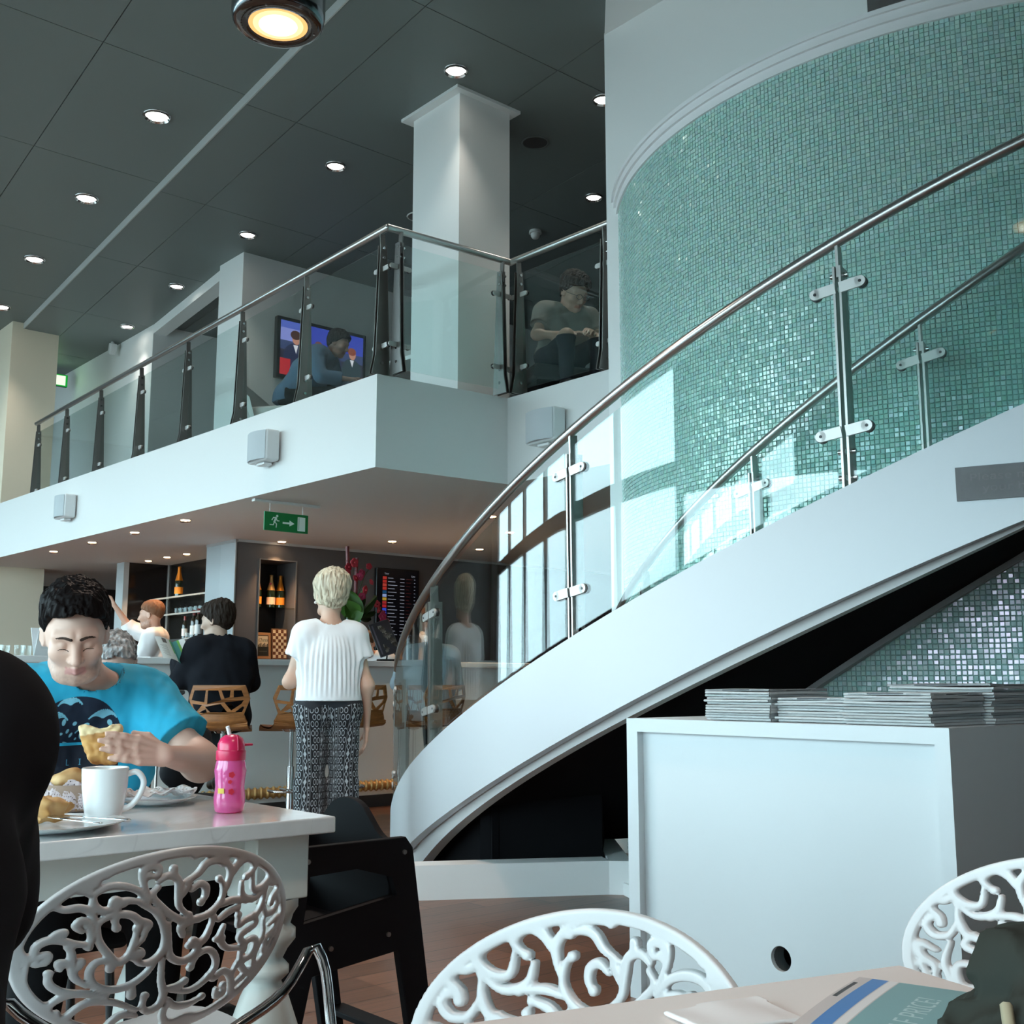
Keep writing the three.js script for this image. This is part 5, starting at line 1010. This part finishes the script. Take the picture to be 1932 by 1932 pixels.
// man in the blue T-shirt, eating
{
  const P0 = [1.06, 0, -3.0], L = (X, y, Z) => [X - P0[0], y, Z - P0[2]];
  const tee = canvas(512, 640, (c, w, h) => {
    c.fillStyle = '#26aace'; c.fillRect(0, 0, w, h);
    const cx = 250, cy = 330, r = 128;
    c.save(); c.beginPath(); c.arc(cx, cy, r, Math.PI, 0); c.closePath(); c.clip(); c.fillStyle = '#0c1c33'; c.fillRect(0, 0, w, h);
    c.strokeStyle = '#7fc4d8'; for (const [px, py, n, l] of [[185, 270, 11, 46], [225, 225, 9, 34], [320, 262, 12, 40], [285, 300, 9, 26], [150, 310, 8, 28]]) for (let i = 0; i < n; i++) { const a = -2.9 + i * 2.7 / n; c.lineWidth = 4.5; c.beginPath(); c.moveTo(px, py); c.quadraticCurveTo(px + Math.cos(a) * l * .7, py + Math.sin(a) * l * .8 - 8, px + Math.cos(a) * l, py + Math.sin(a) * l * .5 + 8); c.stroke(); }
    c.fillStyle = '#8ccbdc'; for (let i = 0; i < 26; i++) { c.beginPath(); c.ellipse(140 + (i * 47) % 220, 318 + (i * 13) % 14 - (i % 4) * 16, 5 + i % 6, 3 + i % 4, i, 0, 7); c.fill(); } c.restore();
    c.fillStyle = '#0b1526'; c.fillRect(cx - r, cy + 8, 2 * r, 84); c.fillStyle = '#54a9c6'; c.font = '24px sans-serif'; ['E', 'L', 'L', 'I', 'S'].forEach((s, i) => c.fillText(s, cx - 96 + i * 38 + 6, cy + 62));
    for (let i = 0; i < 8; i++) { c.strokeStyle = i % 2 ? '#123a6a' : '#5ab0cc'; c.lineWidth = 3; c.beginPath(); c.moveTo(cx - r + i * 3, cy + 100 + i * 7); c.quadraticCurveTo(cx, cy + 106 + i * 8, cx + r - i * 6, cy + 98 + i * 7); c.stroke(); } c.fillStyle = '#14408a'; c.fillRect(cx - 90, cy + 150, 180, 16);
  });
  const j = { pelvis: L(1.075, .55, -3.10), chest: L(1.09, .84, -2.985), sL: L(1.238, 1.005, -2.90), sR: L(.90, 1.005, -2.93), neck: L(1.08, 1.055, -2.885), head: L(1.010, 1.166, -2.785), eL: L(1.315, .855, -2.71), wL: L(1.148, .885, -2.545), eR: L(.82, .76, -3.0), wR: L(.93, .62, -2.80), hL: L(1.16, .53, -3.08), kL: L(1.20, .52, -2.66), aL: L(1.20, .085, -2.72), hR: L(.98, .53, -3.08), kR: L(.94, .52, -2.66), aR: L(.92, .085, -2.76) };
  const p = person({
    label: 'man in a blue printed T-shirt looking down while eating bread at the marble table', pos: BW(...P0), turn: A, cell: .0046, j, w: .97, skin: [.66, .42, .33], arm: 1.08, hs: .90,
    face: [.42, -.30, .06], beard: [.14, .09, .075], beardMix: .36, fine: .0022, brow: [.06, .04, .032], lips: [.56, .27, .24],
    handL: [[-.72, .16, .05], [-.30, .35, .88], [.10, .12, .16, .22], 1, .88], handR: [[.3, -.05, .9], [0, 1, 0], .3, 1],
    top: { mat: std(0xffffff, .8, { map: tee }), sleeve: .66, wide: .006, fold: .0075, freq: 17, cell: .0055, off: .016, neck: [.0, .045, .035, .082], hem: .50, uv: (x, y, z, nx, ny, nz_) => nz_ > .05 ? [clamp(.49 + (x + .012) * 2.2, .01, .99), clamp(.484 + (y - .905) * 1.76, .01, .99)] : [.02, .02] },
    bottom: { mat: BLK, top: .62 },
    hair: { color: [.010, .008, .008], shine: .06, thick: .005, topThick: .022, backThick: .006, rough: .0065, front: .094, temple: .072, side: -.012, back: -.06, cell: .0034, gloss: .42 },
  });
  const st = thing('padded_stool', 'black padded stool under the man in the blue T-shirt', 'stool', BW(1.07, 0, -3.10), A);
  mesh('seat_pad', rb(.36, .06, .34, .02, 0, .41, 0), BLK, st);
  for (const sx of [-1, 1]) for (const sz of [-1, 1]) mesh('leg', bar(V(sx * .14, .38, sz * .13), V(sx * .16, 0, sz * .15), .012), M.black, st);
}
// person in black in the left foreground
{
  const P0 = [.195, 0, -1.30], L = (X, y, Z) => [X - .235, y, Z - P0[2]];
  const j = { pelvis: L(.235, .56, -1.22), chest: L(.235, .84, -1.28), sL: L(.055, .99, -1.30), sR: L(.41, .99, -1.32), neck: L(.235, 1.09, -1.34), head: L(.235, 1.24, -1.40), eL: L(.0, .80, -1.48), wL: L(.12, .82, -1.72), eR: L(.445, .80, -1.42), wR: L(.36, .82, -1.66), hL: L(.15, .54, -1.24), kL: L(.13, .53, -1.66), aL: L(.13, .085, -1.60), hR: L(.32, .54, -1.24), kR: L(.34, .53, -1.66), aR: L(.34, .085, -1.60) };
  person({ label: 'person in a black coat cut by the left picture edge, seen from behind', pos: BW(...P0), turn: A, cell: .011, j, w: 1.0, face: [.2, Math.PI, 0], handL: [[.1, 0, -1], [0, 1, 0], .4, -1], handR: [[-.1, 0, -1], [0, 1, 0], .4, 1], toe: [0, 0, -1], top: { mat: phys([.012, .012, .014], .9, { specularIntensity: .25 }), name: 'coat', sleeve: 1.95, off: .026, fold: .012, freq: 8, hem: .46, loose: [.15, .19] }, bottom: { mat: BLK, top: .6 }, hair: { color: [.03, .02, .015], cell: .008 } });
  const st = thing('padded_stool', 'black padded stool under the person in the black coat', 'stool', BW(.205, 0, -1.22), A);
  mesh('seat_pad', rb(.36, .06, .34, .02, 0, .41, 0), BLK, st);
  for (const sx of [-1, 1]) for (const sz of [-1, 1]) mesh('leg', bar(V(sx * .14, .38, sz * .13), V(sx * .16, 0, sz * .15), .012), M.black, st);
}
// standing woman, seen from behind
{
  const pat = canvas(512, 512, (c, w, h) => {
    c.fillStyle = '#15161b'; c.fillRect(0, 0, w, h); c.strokeStyle = '#a9adb2'; c.fillStyle = '#a9adb2';
    for (let k = 0; k < 4; k++) { const x0 = k * 128; c.lineWidth = 3.5; for (let y = 0; y < 512; y += 24) { for (let i = 0; i < 2; i++) { c.beginPath(); c.arc(x0 + 74 + i * 26 + ((y / 24) % 2) * 13, y + 12, 9, 0, 7); c.stroke(); } c.beginPath(); c.moveTo(x0 + 18, y); c.lineTo(x0 + 30, y + 12); c.lineTo(x0 + 18, y + 24); c.lineTo(x0 + 6, y + 12); c.closePath(); (y / 24) % 2 ? c.fill() : c.stroke(); c.fillRect(x0 + 42, y + 3, 8, 8); c.fillRect(x0 + 46, y + 15, 4, 4); } c.fillRect(x0 + 36, 0, 2.5, h); c.fillRect(x0 + 55, 0, 2.5, h); c.fillRect(x0 + 0, 0, 2, h); }
  }); pat.wrapS = pat.wrapT = THREE.RepeatWrapping;
  const j = { pelvis: [0, .93, 0], chest: [0, 1.16, .01], sL: [.138, 1.315, .0], sR: [-.138, 1.315, 0], neck: [0, 1.375, .005], head: [.0, 1.545, .03], eL: [.215, 1.06, .03], wL: [.16, 1.13, .22], eR: [-.215, 1.04, -.02], wR: [-.225, .80, .05], hL: [.085, .88, 0], kL: [.09, .49, .02], aL: [.09, .085, -.01], hR: [-.085, .88, 0], kR: [-.095, .49, .02], aR: [-.10, .085, -.01] };
  const p = person({ label: 'standing woman with short blonde hair, white blouse and black patterned trousers, seen from behind', pos: BW(3.425, 0, -5.505), turn: -2.86, cell: .0075, j, w: .90, arm: .86, skin: [.60, .37, .27], hs: .98, face: [0, .22, 0],
    handL: [[-.2, .1, .9], [0, 1, 0], .4, 1, .9], handR: [[.05, -1, .1], [-1, 0, 0], .35, -1, .9],
    top: { mat: std([.80, .82, .84], .8), name: 'blouse', sleeve: .46, wide: .014, off: .016, hem: .955, fold: .006, freq: 9, loose: [.13, .150], neck: [0, .03, .0, .082], pleat: (x, y, z) => .0045 * Math.sin(Math.atan2(x, z) * 34) * clamp((1.32 - y) * 6) * clamp((y - .97) * 12) },
    bottom: { mat: std(0xffffff, .85, { map: pat }), top: .945, off: .02, band: std([.015, .016, .022], .8), flare: .095, shoe: std([.6, .6, .6], .5), uv: (x, y, z) => [Math.atan2(x - Math.sign(x) * .05, z) / 6.283 * 1.5 + (x > 0 ? 0 : .13), y * 1.25] },
    hair: { color: [.58, .50, .37], dye: (x, y, z) => { const k = clamp(.55 + 1.1 * nz(x * 70, y * 12, z * 70)); return [lerp(.36, .72, k), lerp(.29, .63, k), lerp(.20, .47, k)]; }, thick: .016, topThick: .020, backThick: .012, rough: .007, front: .06, temple: .0, side: -.05, back: -.085, cell: .0045, gloss: .4 } });
  for (const k of [-1, 1]) mesh('earring', sph(.009, k * .083, 1.505, .02), std([.85, .85, .82], .2), p.g);
}
// man in the black sweater on the bar stool
{
  const j = { pelvis: [0, .84, 0], chest: [0, 1.10, .03], sL: [.165, 1.285, .04], sR: [-.165, 1.275, .03], neck: [.0, 1.345, .05], head: [.02, 1.487, .09], eL: [.25, 1.08, .10], wL: [.20, 1.20, .31], eR: [-.24, 1.06, .08], wR: [-.06, 1.15, .30], hL: [.09, .83, .02], kL: [.13, .79, .42], aL: [.13, .36, .38], hR: [-.09, .83, .02], kR: [-.16, .79, .42], aR: [-.15, .36, .38] };
  person({ label: 'man in a black sweater on a bar stool reading a magazine', pos: BW(3.70, 0, -7.36), turn: -2.55, cell: .010, j, w: 1.08, arm: 1.15, skin: [.50, .33, .25], face: [.12, .75, 0], handL: [[-.3, .5, .7], [.5, .3, -.5], .5, -1, .95], handR: [[.6, .4, .6], [-.4, .3, -.6], .5, 1, .95], top: { mat: phys([.010, .011, .015], .9, { specularIntensity: .25 }), name: 'sweater', sleeve: 1.93, off: .022, fold: .009, freq: 8, hem: .74, loose: [.15, .19], neck: [0, .03, .01, .075] }, bottom: { mat: BLK, top: .9 }, hair: { color: [.022, .014, .010], thick: .014, topThick: .018, backThick: .012, rough: .008, side: -.02, back: -.075 } });
  const o = thing('magazine', 'open magazine in the hands of the man in the black sweater', 'magazine', BW(3.43, 1.185, -7.42), -2.35); o.scale.setScalar(.74);
  const t = canvas(256, 192, (c, w, h) => { c.fillStyle = '#cfd3d2'; c.fillRect(0, 0, w, h); c.fillStyle = '#3b8a86'; c.fillRect(0, 0, 40, h); c.fillStyle = '#6aa84a'; c.fillRect(40, 0, 22, 120); c.fillStyle = '#5b5653'; c.fillRect(120, 10, 60, 40); c.fillStyle = '#8b8f90'; for (let i = 0; i < 10; i++) c.fillRect(140, 70 + i * 10, 90 - (i * 13) % 30, 3); });
  const page = (s) => grid(10, 4, (u, v) => V(s * u * .21, v * .28 * 1, -.05 * Math.sin(u * 2.2) - .03 * u).applyAxisAngle(V(1, 0, 0), .75));
  const pm = std(0xffffff, .5, { map: t, side: THREE.DoubleSide });
  mesh('page', page(1), pm, o); mesh('page', page(-1), pm, o);
}
// bartender reaching up
{
  const j = { pelvis: [0, .98, 0], chest: [0, 1.24, 0], sL: [.19, 1.44, -.02], sR: [-.19, 1.45, .06], neck: [0, 1.49, .02], head: [.02, 1.645, .06], eL: [.24, 1.16, .06], wL: [.14, 1.12, .30], eR: [-.17, 1.53, .32], wR: [-.10, 1.75, .46], hL: [.09, .93, 0], kL: [.10, .50, .02], aL: [.10, .085, 0], hR: [-.09, .93, 0], kR: [-.10, .50, .02], aR: [-.10, .085, 0] };
  person({ label: 'bearded bartender in a pale shirt reaching up with one arm behind the bar', pos: BW(4.215, 0, -9.62), turn: -1.66, cell: .010, j, w: 1.0, skin: [.58, .33, .24], face: [.02, .05, 0], beard: [.20, .085, .045], beardMix: .8, brow: [.2, .09, .05], handL: [[0, .1, 1], [0, 1, 0], .5, -1], handR: [[.1, .75, .5], [-.6, .5, -.4], 1.2, 1, 1], top: { mat: std([.70, .66, .66], .8), sleeve: 1.28, off: .020, fold: .010, freq: 10, hem: .92, wide: .006 }, bottom: { mat: BLK, top: 1.05 }, hair: { color: [.19, .085, .045], thick: .004, topThick: .016, rough: .004, front: .075, temple: .05, side: .01, back: -.03 } });
}
// grey haired man bowed behind the blue shirted man
{
  const j = { pelvis: [0, .55, -.05], chest: [0, .78, .04], sL: [.18, 0.96, .07], sR: [-.18, 0.96, .07], neck: [0, 1.01, .12], head: [0, 1.15, .19], eL: [.24, .80, .2], wL: [.1, .78, .42], eR: [-.24, .80, .2], wR: [-.1, .78, .42], hL: [.09, .53, -.03], kL: [.11, .52, .38], aL: [.11, .085, .36], hR: [-.09, .53, -.03], kR: [-.11, .52, .38], aR: [-.11, .085, .36] };
  const pos = BW(2.235, -.0, -5.60);
  const p = person({ label: 'grey haired man with bowed head between the blue shirted man and the bar', pos, turn: .40, cell: .011, j, hs: 1.05, skin: [.56, .36, .29], face: [.72, -.1, .1], brow: [.3, .28, .26], handL: [[-.3, 0, 1], [0, 1, 0], .3, -1], handR: [[.3, 0, 1], [0, 1, 0], .3, 1], top: { mat: std([.04, .045, .06], .9), sleeve: 1.9, off: .015, hem: .48 }, bottom: { mat: BLK, top: .6 }, hair: { color: [.24, .235, .23], dye: (x, y, z) => { const k = clamp(.4 + 1.2 * nz(x * 60, y * 30, z * 60)); return [lerp(.10, .42, k), lerp(.10, .42, k), lerp(.10, .42, k)]; }, thick: .008, topThick: .014, rough: .010, front: .105, temple: .07, side: -.01, back: -.06, gloss: .5 } });
  glasses(p, j.head);
  const st = thing('padded_stool', 'black padded stool under the grey haired man', 'stool', pos.clone().add(V(-.02, 0, -.05)), .40);
  mesh('seat_pad', rb(.36, .06, .34, .02, 0, .41, 0), BLK, st);
  for (const sx of [-1, 1]) for (const sz of [-1, 1]) mesh('leg', bar(V(sx * .14, .38, sz * .13), V(sx * .16, 0, sz * .15), .012), M.black, st);
}
// man with glasses bent down behind the bar
{
  const j = { pelvis: [0, .93, -.10], chest: [0, 1.14, .0], sL: [.18, 1.28, .06], sR: [-.18, 1.28, .06], neck: [0, 1.32, .10], head: [0, 1.43, .19], eL: [.24, 1.05, .18], wL: [.1, 1.10, .30], eR: [-.24, 1.05, .18], wR: [-.1, 1.10, .30], hL: [.09, .90, -.1], kL: [.10, .48, -.08], aL: [.10, .085, -.12], hR: [-.09, .90, -.1], kR: [-.10, .48, -.08], aR: [-.10, .085, -.12] };
  const p = person({ label: 'man with glasses bent over behind the bar beside the flowers', pos: BW(6.40, 0, -9.45), turn: -.35, cell: .011, j, skin: [.58, .33, .25], face: [.55, .1, 0], handL: [[0, -.2, 1], [0, 1, 0], .4, -1], handR: [[0, -.2, 1], [0, 1, 0], .4, 1], top: { mat: std([.72, .70, .70], .8), sleeve: 1.9, off: .018, hem: .86 }, bottom: { mat: BLK, top: 1.0 }, hair: { color: [.09, .055, .04], thick: .006, topThick: .010, rough: .004, front: .08, side: .0, back: -.04 } });
  glasses(p, j.head);
}
// guest in grey on the right hand bar stool, behind the stair glass
{
  const j = { pelvis: [0, .84, 0], chest: [0, 1.10, .04], sL: [.17, 1.27, .05], sR: [-.17, 1.27, .05], neck: [0, 1.33, .06], head: [0, 1.47, .09], eL: [.24, 1.05, .14], wL: [.14, 1.20, .36], eR: [-.24, 1.05, .14], wR: [-.14, 1.20, .36], hL: [.09, .83, .02], kL: [.12, .79, .42], aL: [.12, .36, .38], hR: [-.09, .83, .02], kR: [-.12, .79, .42], aR: [-.12, .36, .38] };
  person({ label: 'dark haired guest in a grey top on the bar stool seen through the stair glass', pos: BW(5.46, 0, -7.24), turn: -2.75, cell: .012, j, skin: SK, face: [.2, 0, 0], handL: [[-.2, 0, 1], [0, 1, 0], .4, -1], handR: [[.2, 0, 1], [0, 1, 0], .4, 1], top: { mat: std([.24, .28, .31], .85), sleeve: 1.9, off: .018, hem: .76 }, bottom: { mat: BLK, top: .9 }, hair: { color: [.02, .015, .012], thick: .014, side: -.03, back: -.08 } });
}
// guest in the grey T-shirt upstairs
{
  const y = 3.158, j = { pelvis: [0, .40 + y, -.05], chest: [0, .56 + y, .05], sL: [.19, .70 + y, .08], sR: [-.19, .70 + y, .08], neck: [0, .735 + y, .11], head: [.02, .845 + y, .17], eL: [.25, .50 + y, .16], wL: [.08, .49 + y, .36], eR: [-.27, .50 + y, .14], wR: [-.06, .46 + y, .33], hL: [.09, .37 + y, -.03], kL: [.14, .42 + y, .36], aL: [.13, .085 + y, .34], hR: [-.09, .37 + y, -.03], kR: [-.12, .44 + y, .36], aR: [-.11, .085 + y, .34] };
  const pos = BW(5.84, 0, -6.12);
  const p = person({ label: 'man with glasses in a grey T-shirt reading on the upper gallery', pos, turn: .35, cell: .010, j, w: 1.05, hs: 1.14, skin: [.50, .32, .25], face: [.55, .35, .05], handL: [[-.5, -.1, .8], [.2, .8, .3], .5, -1], handR: [[.4, 0, .8], [0, 1, 0], .5, 1], top: { mat: std([.20, .20, .185], .9), sleeve: .62, wide: .01, off: .014, fold: .009, hem: .34 + y }, bottom: { mat: std([.015, .018, .028], .9), top: .44 + y }, hair: { color: [.025, .018, .015], thick: .01, topThick: .024, rough: .009 } });
  glasses(p, j.head);
  const st = thing('lounge_seat', 'dark seat under the man in the grey T-shirt upstairs', 'seat', BW(5.84, y, -6.16), .35);
  mesh('cushion', rb(.56, .12, .5, .03, 0, .22, -.05), std([.03, .028, .03], .8), st); mesh('base', rb(.5, .16, .44, .01, 0, .08, -.05), BLK, st);
  const tb = thing('round_table', 'small round white table beside the man in the grey T-shirt', 'table', BW(6.15, y, -5.93), A);
  mesh('table_top', cy(.22, .22, .03, 0, .50, 0, 0, 0, 0, 40), std([.78, .79, .79], .4), tb); mesh('stem', cy(.03, .03, .47, 0, .25, 0), M.chrome, tb); mesh('base', cy(.13, .14, .02, 0, .01, 0), M.chrome, tb);
  single('tumbler', lathe([[0, 0], [.030, 0], [.033, .004], [.036, .10], [.033, .10], [.030, .006], [0, .006]], 18), thinGlass, 'clear tumbler on the small round table upstairs', 'glass', BW(6.03, y + .516, -5.95));
}
// guest in the blue shirt upstairs
{
  const y = 3.158, j = { pelvis: [0, .55 + y, -.12], chest: [0, .76 + y, .05], sL: [.18, .90 + y, .17], sR: [-.18, .90 + y, .17], neck: [0, .93 + y, .22], head: [0, 1.03 + y, .32], eL: [.25, .66 + y, .26], wL: [.1, .66 + y, .48], eR: [-.25, .66 + y, .26], wR: [-.1, .66 + y, .48], hL: [.09, .53 + y, -.1], kL: [.12, .52 + y, .32], aL: [.12, .085 + y, .30], hR: [-.09, .53 + y, -.1], kR: [-.12, .52 + y, .32], aR: [-.12, .085 + y, .30] };
  person({ label: 'man in a blue shirt leaning forward in front of the television upstairs', pos: BW(5.28, 0, -9.03), turn: 1.35, cell: .012, j, w: 1.08, skin: [.36, .22, .17], face: [.35, 0, 0], handL: [[-.2, 0, 1], [0, 1, 0], .4, -1], handR: [[.2, 0, 1], [0, 1, 0], .4, 1], top: { mat: std([.10, .17, .26], .9), sleeve: 1.7, off: .022, fold: .010, hem: .48 + y, loose: [.14, .18] }, bottom: { mat: BLK, top: .6 + y }, hair: { color: [.012, .011, .011], thick: .012, topThick: .014, back: -.06 } });
  const c = thing('tub_chair', 'pale upholstered tub chair under the man in the blue shirt upstairs', 'chair', BW(5.13, y, -9.25), 1.35);
  const sh = grid(24, 8, (u, v) => { const a = lerp(Math.PI * .12, Math.PI * .88, u) + Math.PI; return V(Math.cos(a) * (.30 + .05 * v), .30 + v * .42 * (.45 + .55 * Math.sin(Math.PI * u)), Math.sin(a) * (.28 + .10 * v)); });
  mesh('back_shell', sh, std([.62, .63, .60], .8, { side: THREE.DoubleSide }), c); mesh('seat', rb(.50, .12, .48, .03, 0, .36, .02), std([.62, .63, .60], .8), c); mesh('base', cy(.05, .22, .30, 0, .15, 0), M.chrome, c);
}
renderer.render(scene, camera);
